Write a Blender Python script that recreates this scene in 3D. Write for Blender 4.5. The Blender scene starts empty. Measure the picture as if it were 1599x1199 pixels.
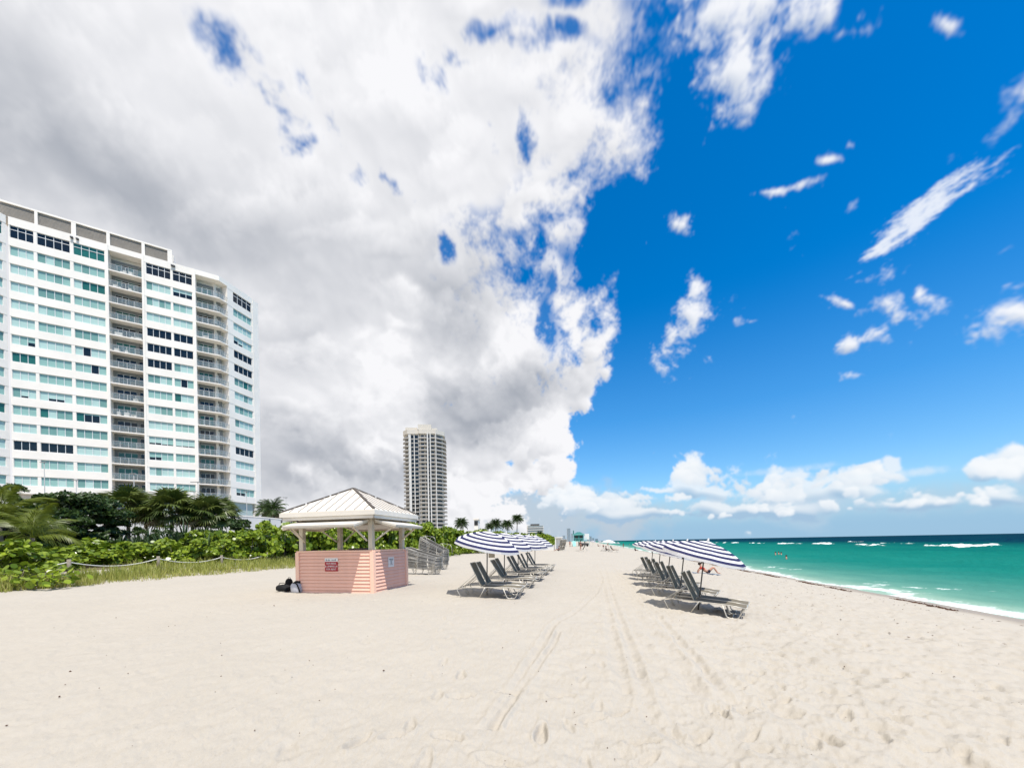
import bpy, bmesh, math, random, os
import numpy as np
from mathutils import Vector, Matrix
random.seed(7); rng = np.random.default_rng(7)
sc = bpy.context.scene
C = sc.collection
PI = math.pi
# ---------------------------------------------------------------- camera
EYE = 1.6                     # metres above the dry sand
FPX = 600.0                   # focal length in photo pixels (photo is 1599 wide)
ROLL = math.radians(1.03)
CX, CY = 799.5, 846.7         # principal point (lens shifted up)
cam_d = bpy.data.cameras.new('camera'); cam = bpy.data.objects.new('camera', cam_d); C.objects.link(cam)
cam_d.sensor_width = 36; cam_d.lens = FPX / 1599 * 36
cam_d.shift_y = (CY - 599.5) / 1599; cam_d.clip_start = 0.05; cam_d.clip_end = 60000
cam.matrix_world = Matrix.Translation((0, 0, EYE)) @ Matrix.Rotation(PI / 2, 4, 'X') @ Matrix.Rotation(-ROLL, 4, 'Z')
sc.camera = cam
# beach axes: B runs along the shore, R points to the sea
TH = math.radians(11.3)
Bx, By = math.sin(TH), math.cos(TH)
Rx, Ry = math.cos(TH), -math.sin(TH)
# sun: behind the camera, to the right, high
SV = Vector((-Bx * .31 + Rx * .30, -By * .31 + Ry * .30, 1.0)).normalized()
sun_d = bpy.data.lights.new('sun', 'SUN'); sun = bpy.data.objects.new('sun', sun_d); C.objects.link(sun)
sun_d.energy = 4.9; sun_d.angle = math.radians(.55); sun_d.color = (1, .95, .87)
sun.rotation_euler = SV.to_track_quat('Z', 'Y').to_euler()
sun.location = (0, 0, 60)
sc.view_settings.view_transform = 'Standard'; sc.view_settings.look = 'None'
sc.view_settings.exposure = 0.2; sc.view_settings.gamma = 1.0
sc.view_settings.use_curve_mapping = False

def ray(px, py):
    a = px - CX; b = -(py - CY)
    c, s = math.cos(ROLL), math.sin(ROLL)
    return Vector(((a * c + b * s) / FPX, 1.0, (-a * s + b * c) / FPX))
def at(px, py, depth):
    r = ray(px, py); return Vector((r.x * depth, depth, EYE + r.z * depth))
def azel(px, py):
    r = ray(px, py); return math.atan2(r.x, r.y), math.atan2(r.z, math.hypot(r.x, r.y))
def bl(l, t, z=0.0): return Vector((l * Rx + t * Bx, l * Ry + t * By, z))
def to_lt(x, y): return x * Rx + y * Ry, x * Bx + y * By

# ---------------------------------------------------------------- node helper
class S:
    """a shader socket with arithmetic"""
    def __init__(s, nt, o): s.nt, s.o = nt, o
    def _m(s, op, *a, clamp=False):
        n = s.nt.nodes.new('ShaderNodeMath'); n.operation = op; n.use_clamp = clamp
        for i, v in enumerate((s,) + a):
            if isinstance(v, S): s.nt.links.new(v.o, n.inputs[i])
            else: n.inputs[i].default_value = v
        return S(s.nt, n.outputs[0])
    def __add__(s, b): return s._m('ADD', b)
    __radd__ = __add__
    def __mul__(s, b): return s._m('MULTIPLY', b)
    __rmul__ = __mul__
    def __sub__(s, b): return s._m('SUBTRACT', b)
    def __rsub__(s, b): return (s * -1.0) + b
    def __truediv__(s, b): return s._m('DIVIDE', b)
    def max(s, b): return s._m('MAXIMUM', b)
    def min(s, b): return s._m('MINIMUM', b)
    def pow(s, b): return s._m('POWER', b)
    def abs(s): return s._m('ABSOLUTE')
    def clamp(s): return s._m('ADD', 0.0, clamp=True)
    def step(s, lo, hi):
        n = s.nt.nodes.new('ShaderNodeMapRange'); n.interpolation_type = 'SMOOTHSTEP'
        s.nt.links.new(s.o, n.inputs[0])
        for i, v in zip((1, 2, 3, 4), (lo, hi, 0, 1)): n.inputs[i].default_value = v
        return S(s.nt, n.outputs[0])
    def lin(s, lo, hi, a=0, b=1):
        n = s.nt.nodes.new('ShaderNodeMapRange'); s.nt.links.new(s.o, n.inputs[0])
        for i, v in zip((1, 2, 3, 4), (lo, hi, a, b)): n.inputs[i].default_value = v
        return S(s.nt, n.outputs[0])
    def curve(s, pts, x0, x1, y0, y1):
        """piecewise smooth curve through (x, y) points"""
        v = s.lin(x0, x1)
        n = s.nt.nodes.new('ShaderNodeFloatCurve'); cu = n.mapping.curves[0]
        P = [((x - x0) / (x1 - x0), (y - y0) / (y1 - y0)) for x, y in pts]
        cu.points[0].location = P[0]; cu.points[1].location = P[-1]
        for p in P[1:-1]: cu.points.new(*p)
        n.mapping.update(); s.nt.links.new(v.o, n.inputs['Value'])
        return S(s.nt, n.outputs[0]).lin(0, 1, y0, y1)
def mixc(nt, f, a, b, mode='MIX'):
    n = nt.nodes.new('ShaderNodeMix'); n.data_type = 'RGBA'; n.blend_type = mode
    for i, v in ((0, f), (6, a), (7, b)):
        if isinstance(v, S): nt.links.new(v.o, n.inputs[i])
        elif isinstance(v, tuple): n.inputs[i].default_value = v + (1,) if len(v) == 3 else v
        else: n.inputs[i].default_value = v
    return S(nt, n.outputs[2])
def noise(nt, vec, scale, detail=6, rough=.55, dist=0, typ='FBM', lac=2.0, dim='3D'):
    n = nt.nodes.new('ShaderNodeTexNoise'); n.noise_type = typ; n.noise_dimensions = dim
    n.inputs['Scale'].default_value = scale; n.inputs['Detail'].default_value = detail
    n.inputs['Roughness'].default_value = rough; n.inputs['Distortion'].default_value = dist
    n.inputs['Lacunarity'].default_value = lac
    if vec is not None: nt.links.new(vec.o, n.inputs['Vector'])
    return S(nt, n.outputs[0])
def voro(nt, vec, scale, detail=2, rough=.5, smooth=.6, feature='SMOOTH_F1'):
    n = nt.nodes.new('ShaderNodeTexVoronoi'); n.feature = feature
    n.inputs['Scale'].default_value = scale; n.inputs['Detail'].default_value = detail
    n.inputs['Roughness'].default_value = rough
    if feature == 'SMOOTH_F1': n.inputs['Smoothness'].default_value = smooth
    nt.links.new(vec.o, n.inputs['Vector'])
    return S(nt, n.outputs['Distance'])
def vmath(nt, op, a, b):
    n = nt.nodes.new('ShaderNodeVectorMath'); n.operation = op
    for i, v in enumerate((a, b)):
        if isinstance(v, S): nt.links.new(v.o, n.inputs[i])
        elif v is not None: n.inputs[i].default_value = v
    return S(nt, n.outputs[0])
def combine(nt, x, y, z):
    n = nt.nodes.new('ShaderNodeCombineXYZ')
    for i, v in enumerate((x, y, z)):
        if isinstance(v, S): nt.links.new(v.o, n.inputs[i])
        else: n.inputs[i].default_value = v
    return S(nt, n.outputs[0])
def sep(nt, v):
    n = nt.nodes.new('ShaderNodeSeparateXYZ'); nt.links.new(v.o, n.inputs[0])
    return [S(nt, o) for o in n.outputs]

# ---------------------------------------------------------------- clouds: computed once as a map over azimuth and elevation
SKW, SKH = 3072, 768          # azimuth -180..180 deg, elevation 0..90 deg
def cloud_map():
    W, H = SKW, SKH
    r = np.random.default_rng(21)
    az = ((np.arange(W) + .5) / W * 2 - 1).astype(np.float32) * np.float32(PI)
    el = ((np.arange(H) + .5) / H).astype(np.float32) * np.float32(PI / 2)
    AZ, EL = np.meshgrid(az, el)
    ce = np.cos(EL); se = np.sin(EL)
    X = np.sin(AZ) * ce / (1 + se); Y = np.cos(AZ) * ce / (1 + se)      # conformal map of the upper dome
    N = 2048
    fx = np.fft.fftfreq(N)[:, None] * N; fy = np.fft.rfftfreq(N)[None, :] * N
    def field(beta, k0, kmax=900, sx=1., sy=1., rot=0., low=0.):
        c, s = math.cos(rot), math.sin(rot)
        kx = (fx * c + fy * s) * sx; ky = (-fx * s + fy * c) * sy
        k = np.sqrt(kx * kx + ky * ky)
        amp = 1 / np.maximum(k, k0) ** beta
        amp[k > kmax] = 0; amp[k < low] = 0; amp[0, 0] = 0
        ph = r.normal(size=k.shape) + 1j * r.normal(size=k.shape)
        f = np.fft.irfft2(ph * amp, s=(N, N)).astype(np.float32)
        return f / f.std()
    def samp(f, x, y, span=2.4):
        u = (x / span + .5) * N; v = (y / span + .5) * N
        i = np.floor(u).astype(np.int32); j = np.floor(v).astype(np.int32)
        a = (u - i).astype(np.float32); b = (v - j).astype(np.float32)
        i %= N; j %= N; i1 = (i + 1) % N; j1 = (j + 1) % N
        return (f[j, i] * (1 - a) + f[j, i1] * a) * (1 - b) + (f[j1, i] * (1 - a) + f[j1, i1] * a) * b
    def sm(x, a, b):
        t = np.clip((x - a) / (b - a), 0, 1); return t * t * (3 - 2 * t)
    def blur(a, s):                                  # cheap repeated box blur, wraps in azimuth
        for ax in (0, 1):
            for _ in range(2):
                n = int(s); p = np.concatenate([np.take(a, range(-n - 1, 0), ax) if ax == 1 else np.repeat(a[:1], n + 1, 0), a,
                                                np.take(a, range(0, n), ax) if ax == 1 else np.repeat(a[-1:], n, 0)], ax)
                cs = np.cumsum(p, ax, dtype=np.float64)
                L = a.shape[ax]
                a = ((np.take(cs, range(2 * n + 1, 2 * n + 1 + L), ax) - np.take(cs, range(0, L), ax)) / (2 * n + 1)).astype(np.float32)
        return a
    wa = field(1.9, 6, 300); wb = field(1.9, 6, 300)
    wx = samp(wa, X, Y); wy = samp(wb, X, Y)
    f1 = field(1.8, 9); f2 = field(1.38, 22)
    n1 = samp(f1, X + wx * .006, Y + wy * .006)
    n2 = samp(f2, X + wx * .005, Y + wy * .005)
    # billows: ridged folds of band-limited noise give round heads with sharp creases
    def billow(k0, span, seed_shift, oct=5):
        tot = 0; a = 1.; nrm = 0
        for o in range(oct):
            f = field(0.0, 1, k0 * 1.35 * 2 ** o, low=k0 * .75 * 2 ** o) if k0 * 2 ** o < 800 else None
            if f is None: break
            tot = tot + a * (np.abs(samp(f, X + wx * .008, Y + wy * .008))); nrm += a; a *= .52
        return 1.0 - tot / nrm                       # crest 1, crease low
    bil = billow(11, 2.4, 0)
    bil = (bil - bil.mean()) / bil.std()
    WA = AZ + wx * .022; WE = EL + wy * .020
    FA = AZ + wx * .013; FE = EL + wy * .011
    def blob(px, py, rx, ry, rot=0, warp=1, full=False):
        """soft ellipse given where it stands in the sky: 1 in the middle, 0 on the rim, negative outside"""
        a0, e0 = azel(px, py)
        sxa = abs(azel(px + 5, py)[0] - azel(px - 5, py)[0]) / 10; sye = abs(azel(px, py + 5)[1] - azel(px, py - 5)[1]) / 10
        R_ = max(rx, ry) * 2.9
        i0 = np.searchsorted(az, a0 - R_ * sxa - .05); i1 = np.searchsorted(az, a0 + R_ * sxa + .05)
        j0 = np.searchsorted(el, e0 - R_ * sye - .05); j1 = np.searchsorted(el, e0 + R_ * sye + .05)
        A, E = (WA, WE) if warp == 1 else (FA, FE) if warp == 2 else (AZ, EL)
        sl = (slice(j0, j1), slice(i0, i1))
        J = np.linalg.inv(np.array([[(azel(px + 5, py)[k] - azel(px - 5, py)[k]) / 10, (azel(px, py - 5)[k] - azel(px, py + 5)[k]) / 10] for k in (0, 1)]))
        da = A[sl] - a0; de = E[sl] - e0; u = J[0, 0] * da + J[0, 1] * de; v = J[1, 0] * da + J[1, 1] * de      # local sky offsets, v up
        c, s = math.cos(math.radians(rot)), math.sin(math.radians(rot))
        d = np.sqrt(((u * c + v * s) / rx) ** 2 + ((v * c - u * s) / ry) ** 2)
        if full: return sl, 1 - d, (u * c + v * s) / rx, (v * c - u * s) / ry
        return sl, 1 - d
    def union(lst, warp, base=-1.0):
        o = np.full((H, W), base, np.float32)
        for b in lst:
            sl, v = blob(b[0], b[1], b[2] * (1.15 if warp == 1 and base == -1 else 1), b[3] * (1.15 if warp == 1 and base == -1 else 1), b[4], warp); k = b[5] if len(b) > 5 else 1.
            o[sl] = np.maximum(o[sl], v * (1 if k >= 1 else 1) + (k - 1) * .6)
        return o
    edge_px = [(1210, -260), (1150, -120), (1085, -20), (1062, 60), (1060, 120), (1058, 200), (1010, 262), (930, 310), (893, 360), (885, 420), (900, 470), (938, 520), (968, 565), (940, 600),
               (888, 640), (884, 690), (876, 735), (850, 770), (810, 846)]
    ed = sorted([(azel(x, y)[1], azel(x, y)[0]) for x, y in edge_px])
    e_az = np.interp(WE, [-.1] + [e[0] for e in ed] + [1.57], [ed[0][1]] + [e[1] for e in ed] + [.9])
    s_mass = np.clip((e_az - WA) * 4.0, -1.5, 1.0)
    s_mass = np.minimum(s_mass, np.clip((WA + 2.0) * 1.5, -1.5, 2))     # the bank ends again behind the camera
    holes = union([(372, 70, 48, 26, -55), (400, 105, 40, 22, -40), (500, 130, 55, 15, -65), (505, 165, 24, 26, -60), (440, 158, 22, 14, 0), (530, 210, 50, 14, -60), (712, 75, 32, 26, -50), (730, 95, 30, 18, -20), (775, 55, 24, 40, 70), (800, 80, 18, 40, 60),
                   (762, 205, 12, 36, 10), (824, 240, 10, 34, 10), (905, 8, 40, 24, 10), (965, 30, 36, 22, -50), (1035, 75, 60, 30, 60), (880, 95, 16, 50, 60), (860, 480, 14, 70, 0), (885, 395, 16, 34, 0),
                   (675, 372, 12, 14, 0), (590, 250, 12, 36, 35), (640, 290, 10, 24, 30)], 1, -1)
    heads = union([(x_ - 18, y_, 44, 40, 0) for x_, y_ in edge_px if 330 < y_ < 760] + [(905, 490, 40, 42, 0), (935, 545, 48, 40, 0), (968, 580, 22, 22, 0), (830, 560, 90, 80, 0), (850, 690, 50, 50, 0), (760, 545, 60, 40, 0), (800, 740, 60, 40, 0)], 1, -1)
    s_mass = np.maximum(s_mass, heads * 1.3 - .05)
    top_soft = sm(EL, .25, .55)                      # high up the bank is torn and streaky, low down it is heaped
    n_mass = .14 * n1 + (.19 + .06 * top_soft) * n2 + .20 * bil * (1.15 - top_soft * .5)
    hol = sm(holes + .42 * n2 + .16 * n1 + .26 * bil, -.35, 1.45) * sm(holes, -1.0, -.1)
    deep = np.clip((e_az - WA) * 1.4, 0, 1)
    dm = s_mass * (1.05 + .25 * deep) + n_mass * (1.0 - .35 * deep)
    dens = np.maximum(sm(dm, -.03, .42 + .75 * top_soft), sm(deep, .22, .6)) * (1 - .96 * hol)
    # single clouds
    iso = union([(1120, 30, 120, 80, 10), (1150, 110, 80, 66, 0), (1060, 20, 60, 40, 0, .9), (1180, 165, 26, 30, 0), (1270, 18, 100, 36, 0, .85), (1330, 40, 60, 26, 0, .6), (1490, 8, 30, 20, 0, .75),
                 (1108, 462, 20, 32, -12), (1100, 500, 26, 26, 0), (1075, 530, 46, 22, 40), (1066, 560, 30, 24, 0), (1068, 357, 38, 16, -15, .8), (1222, 297, 42, 8, 18, .75),
                 (1345, 316, 26, 11, 45, .7), (1298, 236, 16, 10, 0, .6), (1333, 205, 8, 12, 0, .55),
                 (1600, 145, 75, 36, 38, 1.1), (1545, 195, 60, 26, 38, .95), (1382, 478, 42, 42, 0, 1.05), (1400, 505, 60, 20, 10, .75), (1465, 472, 48, 22, 0, .95), (1335, 545, 52, 18, 15, .75), (1560, 520, 64, 24, 22, 1.1),
                 (1600, 495, 50, 36, 0, 1.1), (1530, 540, 30, 12, 10), (1680, 500, 60, 40, 0), (1325, 593, 22, 11, 0, .7), (1185, 508, 20, 7, 10, .7), (1315, 480, 20, 8, 0, .6), (1585, 375, 32, 24, 0, .62), (1018, 382, 9, 9, 0, .55), (1112, 572, 12, 10, 0, .65),
                 (1800, 250, 120, 60, 10, .8), (2200, 100, 200, 90, 0, .9), (2600, 350, 260, 90, 0, .9)], 2)
    di = iso * .85 + .10 * n1 + .30 * n2 + .16 * bil - .04
    dens_i = sm(di, -.10, 1.05) * .95
    # scattered fair-weather clouds over the rest of the dome, behind the camera
    behind = sm(np.abs(AZ), 1.25, 1.7)
    dsc = .45 * n1 + .12 * n2 + .15 * bil - .25
    dens_b = sm(dsc - .15, .0, .5) * behind * .9
    # combed streak of ice cloud
    sl, v, uu, vv = blob(1450, 337, 146, 24, 36.5, 0, True)
    dens_s = np.zeros((H, W), np.float32)
    comb = samp(field(1.4, 8), uu * .10 + .04 * vv, vv * .085)
    dens_s[sl] = sm(v * 1.0 + comb * .30 + .15 * n2[sl] - .12, .0, .95) * .85
    # heaps low over the horizon
    heap = union([(1088, 742, 26, 24, 0), (1075, 765, 44, 20, 0), (1150, 757, 56, 26, 0), (1030, 770, 44, 9, 0), (1225, 768, 50, 22, 0), (1282, 762, 40, 26, 0), (1345, 752, 56, 20, 0), (1372, 735, 20, 14, 0), (1000, 785, 60, 10, 0), (1120, 775, 120, 14, 0, .95), (1300, 778, 130, 16, 0, .9), (1180, 800, 180, 16, 0, .72), (1400, 800, 150, 18, 0, .7), (1050, 812, 50, 9, 0, .95), (1130, 812, 34, 8, 0, .9), (960, 805, 80, 14, 0, .9), (1250, 745, 40, 14, 0), (1560, 790, 60, 22, 0, .75),
                  (945, 790, 70, 17, 0), (900, 775, 36, 22, 0), (872, 765, 20, 14, 0), (1540, 752, 30, 12, 0), (1565, 738, 36, 22, 10), (1605, 728, 34, 28, 0), (1700, 750, 120, 36, 0), (1900, 735, 160, 50, 0), (2300, 700, 260, 60, 0)], 2)
    dh = sm(heap * 1.0 + .12 * n2 + .20 * bil + .08 * n1 + .06, -.02, .45)
    sl, v = blob(1370, 742, 160, 9, 4.5, 0)
    dv = np.zeros((H, W), np.float32); dv[sl] = sm(v + .12 * n2[sl] + .1 * comb.mean(), .0, 1.) * .6
    sl, v = blob(1215, 735, 110, 8, 6, 0); dv[sl] = np.maximum(dv[sl], sm(v + .12 * n2[sl], .0, 1.) * .5)
    low = np.maximum(sm(EL, .17, .04) * np.clip(.62 + .16 * n1 + .10 * n2 + .12 * bil, 0, 1) * .85, sm(EL, .15, .02) * .93)
    # --- light on the clouds: the thickness as a relief, lit from above and from the right
    def shade(d, s):
        b = blur(d, s); dn = max(1, int(s))
        gy = np.roll(b, -dn, 0) - np.roll(b, dn, 0); gx = np.roll(b, -dn, 1) - np.roll(b, dn, 1)
        gy[-dn:] = 0; gy[:dn] = 0
        return -(gy * .85 + gx * .45)                # bright where thickness falls off upward / to the right
    T = np.clip(dm, -.2, 2.2) + .10 * n1 + .10 * bil
    calm = .16 + .84 * sm(AZ, -.72, -.42) * (1 - .5 * top_soft)   # far left and overhead the bank is a smooth sheet
    rel = (shade(T, 2) * .9 + shade(T, 5) * .45) * calm
    grey = np.zeros((H, W), np.float32)
    for (px, py, rx, ry, ro, k) in [(60, 260, 330, 90, -22, .75), (260, 345, 220, 75, -22, .62), (480, 400, 240, 90, -25, .30), (690, 440, 90, 100, 20, .66), (790, 615, 120, 48, 10, .90), (720, 660, 90, 36, 0, .70), (520, 730, 190, 60, 0, .90), (690, 600, 50, 80, 0, .45), (450, 540, 90, 70, 0, .40),
                                    (20, 60, 160, 90, 0, .22), (640, 190, 90, 60, -50, .12), (520, 300, 160, 60, -30, .20), (960, 770, 120, 14, 0, .25), (850, 730, 60, 20, 0, .30), (-300, 400, 400, 300, 0, .5)]:
        sl, v = blob(px, py, rx * 1.8, ry * 1.8, ro, 1); grey[sl] = grey[sl] + sm(v + .06 * n1[sl], 0, 1.0) * k * (1 - grey[sl])
    edgeb = np.exp(-np.maximum(dm, 0) / .45)
    lit = .86 - grey * .66 + .24 * edgeb * (1 - grey) + rel * .36 + calm * (.015 * n1 + .02 * n2 + .02 * bil)
    for (px, py, rx, ry, k) in [(600, 640, 55, 75, .38), (620, 490, 60, 45, .3), (830, 540, 80, 50, .3), (640, 560, 60, 24, .25), (440, 570, 60, 30, .2), (500, 760, 70, 18, .25), (600, 330, 60, 35, .2), (880, 690, 50, 40, .3), (770, 770, 90, 24, .25), (545, 545, 30, 20, .25)]:
        sl, v = blob(px, py, rx * 1.3, ry * 1.3, 0, 1); lit[sl] += sm(v + .12 * bil[sl], 0, .6) * k * np.clip(1 + .5 * bil[sl], .2, 1.6)
    # rounded heads piled up in the lower half of the bank: bright shoulder, grey foot, back ones first
    rp = np.random.default_rng(9)
    heads_px = []
    ring = [(x, y) for x, y in edge_px if -60 < y < 760]
    for _ in range(330):                             # soft large billows all over the bank
        y = rp.uniform(-80, 800); xb = np.interp(y, [p[1] for p in ring], [p[0] for p in ring]); x = xb - 30 - rp.random() ** .8 * (xb + 120)
        big_ = np.interp(y, [-80, 400, 800], [85, 60, 30]) * (1.25 if x < 420 else 1.0); heads_px.append((x, y, rp.uniform(.45, 1.1) * big_, .36 if x > 420 else .20))
    for (cx, cy, sx, sy, n, r0, r1) in [(850, 540, 90, 55, 22, 22, 48), (930, 555, 36, 30, 9, 12, 26), (905, 495, 26, 26, 7, 12, 24), (800, 690, 80, 36, 18, 16, 36), (600, 620, 36, 70, 14, 18, 38), (620, 490, 50, 30, 9, 16, 34), (450, 580, 60, 40, 9, 16, 34),
                                        (770, 765, 90, 22, 16, 10, 24), (510, 765, 70, 16, 9, 12, 24), (850, 745, 36, 18, 8, 9, 18), (700, 740, 40, 26, 8, 12, 26), (560, 330, 90, 40, 7, 24, 46), (860, 330, 60, 60, 8, 18, 40), (900, 200, 80, 60, 10, 20, 44)]:
        for _ in range(n): heads_px.append((cx + rp.normal() * sx * .6, cy + rp.normal() * sy * .6, rp.uniform(r0, r1), .55))
    heads_px.sort(key=lambda h: h[1] - h[2] * .5)
    for (hx, hy, hr, hk) in heads_px:
        sl, v, uu, vv = blob(hx, hy, hr * 1.25, hr, 0, 1, True)
        vp = v + .11 * bil[sl] + .07 * n2[sl]
        a = sm(vp, .0, .45) * hk * sm(vv + .25 * bil[sl] * .5, -.95, .1)
        val = .87 + .33 * (vv * .75 + uu * .35) + .03 * bil[sl] + .03 * n2[sl] - .30 * sm(-vv, .1, .9)
        lit[sl] = lit[sl] * (1 - a) + np.maximum(val + .05 - .66 * grey[sl], .2) * a
    lit = np.clip(lit, 0, 1)[..., None]
    dark = np.array((.25, .285, .35), np.float32); white = np.array((.93, .93, .955), np.float32)
    col_m = dark + (white - dark) * lit
    ih = np.clip(.72 + (shade(heap * .7 + .08 * bil, 2) + shade(heap + .1 * bil, 5)) * 1.5 + np.clip(heap, -.3, .6) * .35 + (EL - .085) * 4, 0, 1)[..., None]
    col_h = np.array((.36, .53, .72), np.float32) * (1 - ih) + np.array((.88, .92, .96), np.float32) * ih
    ii = np.clip(.86 + (shade(di, 2) + shade(di, 6)) * .8 + .05 * bil, 0, 1)[..., None]
    col_i = np.array((.55, .62, .74), np.float32) * (1 - ii) + np.array((.94, .95, .98), np.float32) * ii
    rgb = np.zeros((H, W, 3), np.float32); al = np.zeros((H, W), np.float32)
    def over(c, a):
        nonlocal rgb, al
        rgb = rgb * (1 - a[..., None]) + c * a[..., None]; al = al * (1 - a) + a     # premultiplied
    over(np.array((.42, .66, .88), np.float32), sm(EL, .55, .06) * .30)
    over(np.array((.30, .52, .74), np.float32), low)
    sl, v = blob(780, 812, 330, 62, 0, 1); pale = np.zeros((H, W), np.float32); pale[sl] = sm(v + .10 * n1[sl] + .06 * bil[sl], 0, .55) * .88; over(np.array((.52, .60, .69), np.float32), pale)
    sl, v = blob(1300, 800, 420, 36, 0, 1); pale = np.zeros((H, W), np.float32); pale[sl] = sm(v + .16 * n1[sl] + .14 * bil[sl] + .05 * n2[sl], 0, .8) * .55; over(np.array((.50, .64, .77), np.float32), pale)
    over(col_h, dh * .80)
    rq = np.random.default_rng(12); hp = []
    for (cx, cy, sx, sy, n, r0, r1) in [(1088, 748, 22, 16, 9, 8, 18), (1150, 760, 45, 14, 14, 8, 20), (1225, 770, 45, 12, 12, 8, 18), (1285, 765, 30, 16, 10, 8, 20), (1345, 755, 45, 12, 12, 7, 16), (1010, 785, 60, 7, 12, 6, 13), (940, 792, 55, 10, 14, 7, 16), (890, 778, 24, 10, 8, 7, 14),
                                        (1565, 745, 40, 14, 10, 8, 18), (1605, 735, 30, 18, 9, 9, 20), (1055, 812, 16, 5, 5, 5, 9), (1130, 812, 14, 4, 4, 4, 8), (1230, 802, 90, 10, 12, 5, 10), (1400, 795, 90, 12, 10, 5, 11), (1700, 745, 80, 20, 14, 10, 24), (1540, 790, 50, 10, 8, 6, 12)]:
        for _ in range(n): hp.append((cx + rq.normal() * sx * .65, cy + rq.normal() * sy * .6, rq.uniform(r0, r1)))
    hp.sort(key=lambda h: h[1])
    for (hx, hy, hr) in hp:
        sl, v, uu, vv = blob(hx, hy, hr * 1.3, hr, 0, 2, True)
        a = sm(v + .16 * bil[sl] + .10 * n2[sl], .0, .35) * .85 * sm(vv + .15 * n2[sl], -.9, .15); vl = np.clip(.80 + .25 * (vv * .8 + uu * .3) + .05 * bil[sl], 0, 1)[..., None]
        c = np.array((.38, .54, .72), np.float32) * (1 - vl) + np.array((.92, .95, .98), np.float32) * vl
        rgb[sl] = rgb[sl] * (1 - a[..., None]) + c * a[..., None]; al[sl] = al[sl] * (1 - a) + a
    over(np.array((.80, .88, .95), np.float32), dv)
    over(np.array((.92, .95, 1.), np.float32), dens_s); over(col_i, dens_i)
    over(np.array((.85, .87, .9), np.float32), dens_b); over(col_m, dens)
    rgb *= .885                                      # the exposure is a little up
    return np.dstack([rgb, al]).astype(np.float32)

def build_world():
    w = bpy.data.worlds.new('World'); sc.world = w; w.use_nodes = True
    nt = w.node_tree; nt.nodes.clear()
    sky = nt.nodes.new('ShaderNodeTexSky'); sky.sky_type = 'NISHITA'; sky.sun_disc = False
    sky.sun_elevation = math.asin(SV.z); sky.sun_rotation = math.atan2(SV.x, SV.y)
    sky.altitude = 0; sky.air_density = 1.0; sky.dust_density = .3; sky.ozone_density = 3.0
    img = bpy.data.images.new('clouds', SKW, SKH, alpha=True, float_buffer=True)
    img.colorspace_settings.name = 'Non-Color'; img.alpha_mode = 'CHANNEL_PACKED'
    img.pixels.foreach_set(cloud_map().ravel()); img.update(); img.pack()
    tc = nt.nodes.new('ShaderNodeTexCoord'); D = vmath(nt, 'NORMALIZE', S(nt, tc.outputs['Generated']), None)
    dx, dy, dz = sep(nt, D)
    u = dx._m('ARCTAN2', dy) * (.5 / PI) + .5
    v = (dz._m('ARCSINE') * (2 / PI)).max(.001)
    t = nt.nodes.new('ShaderNodeTexImage'); t.image = img; t.interpolation = 'Cubic'; t.extension = 'EXTEND'
    nt.links.new(combine(nt, u, v, 0.0).o, t.inputs[0])
    hs = nt.nodes.new('ShaderNodeHueSaturation'); hs.inputs['Saturation'].default_value = SKY_SAT; hs.inputs['Hue'].default_value = SKY_HUE
    hs.inputs['Value'].default_value = SKY_VAL
    nt.links.new(sky.outputs[0], hs.inputs['Color'])
    inv = 1.0 - S(nt, t.outputs['Alpha'])
    clear = mixc(nt, inv, (0, 0, 0), S(nt, hs.outputs[0]))
    up = nt.nodes.new('ShaderNodeVectorMath'); up.operation = 'SCALE'; up.inputs['Scale'].default_value = 1.0 / SKY_STRENGTH
    nt.links.new(t.outputs['Color'], up.inputs[0])
    c = vmath(nt, 'ADD', clear, S(nt, up.outputs[0]))
    bg = nt.nodes.new('ShaderNodeBackground'); nt.links.new(c.o, bg.inputs[0]); bg.inputs[1].default_value = SKY_STRENGTH
    out = nt.nodes.new('ShaderNodeOutputWorld'); nt.links.new(bg.outputs[0], out.inputs[0])
    w.cycles.sampling_method = 'MANUAL'; w.cycles.sample_map_resolution = 1024
SKY_STRENGTH = .1
SKY_SAT, SKY_HUE, SKY_VAL = 1.56, .502, 1.58
build_world()
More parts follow.
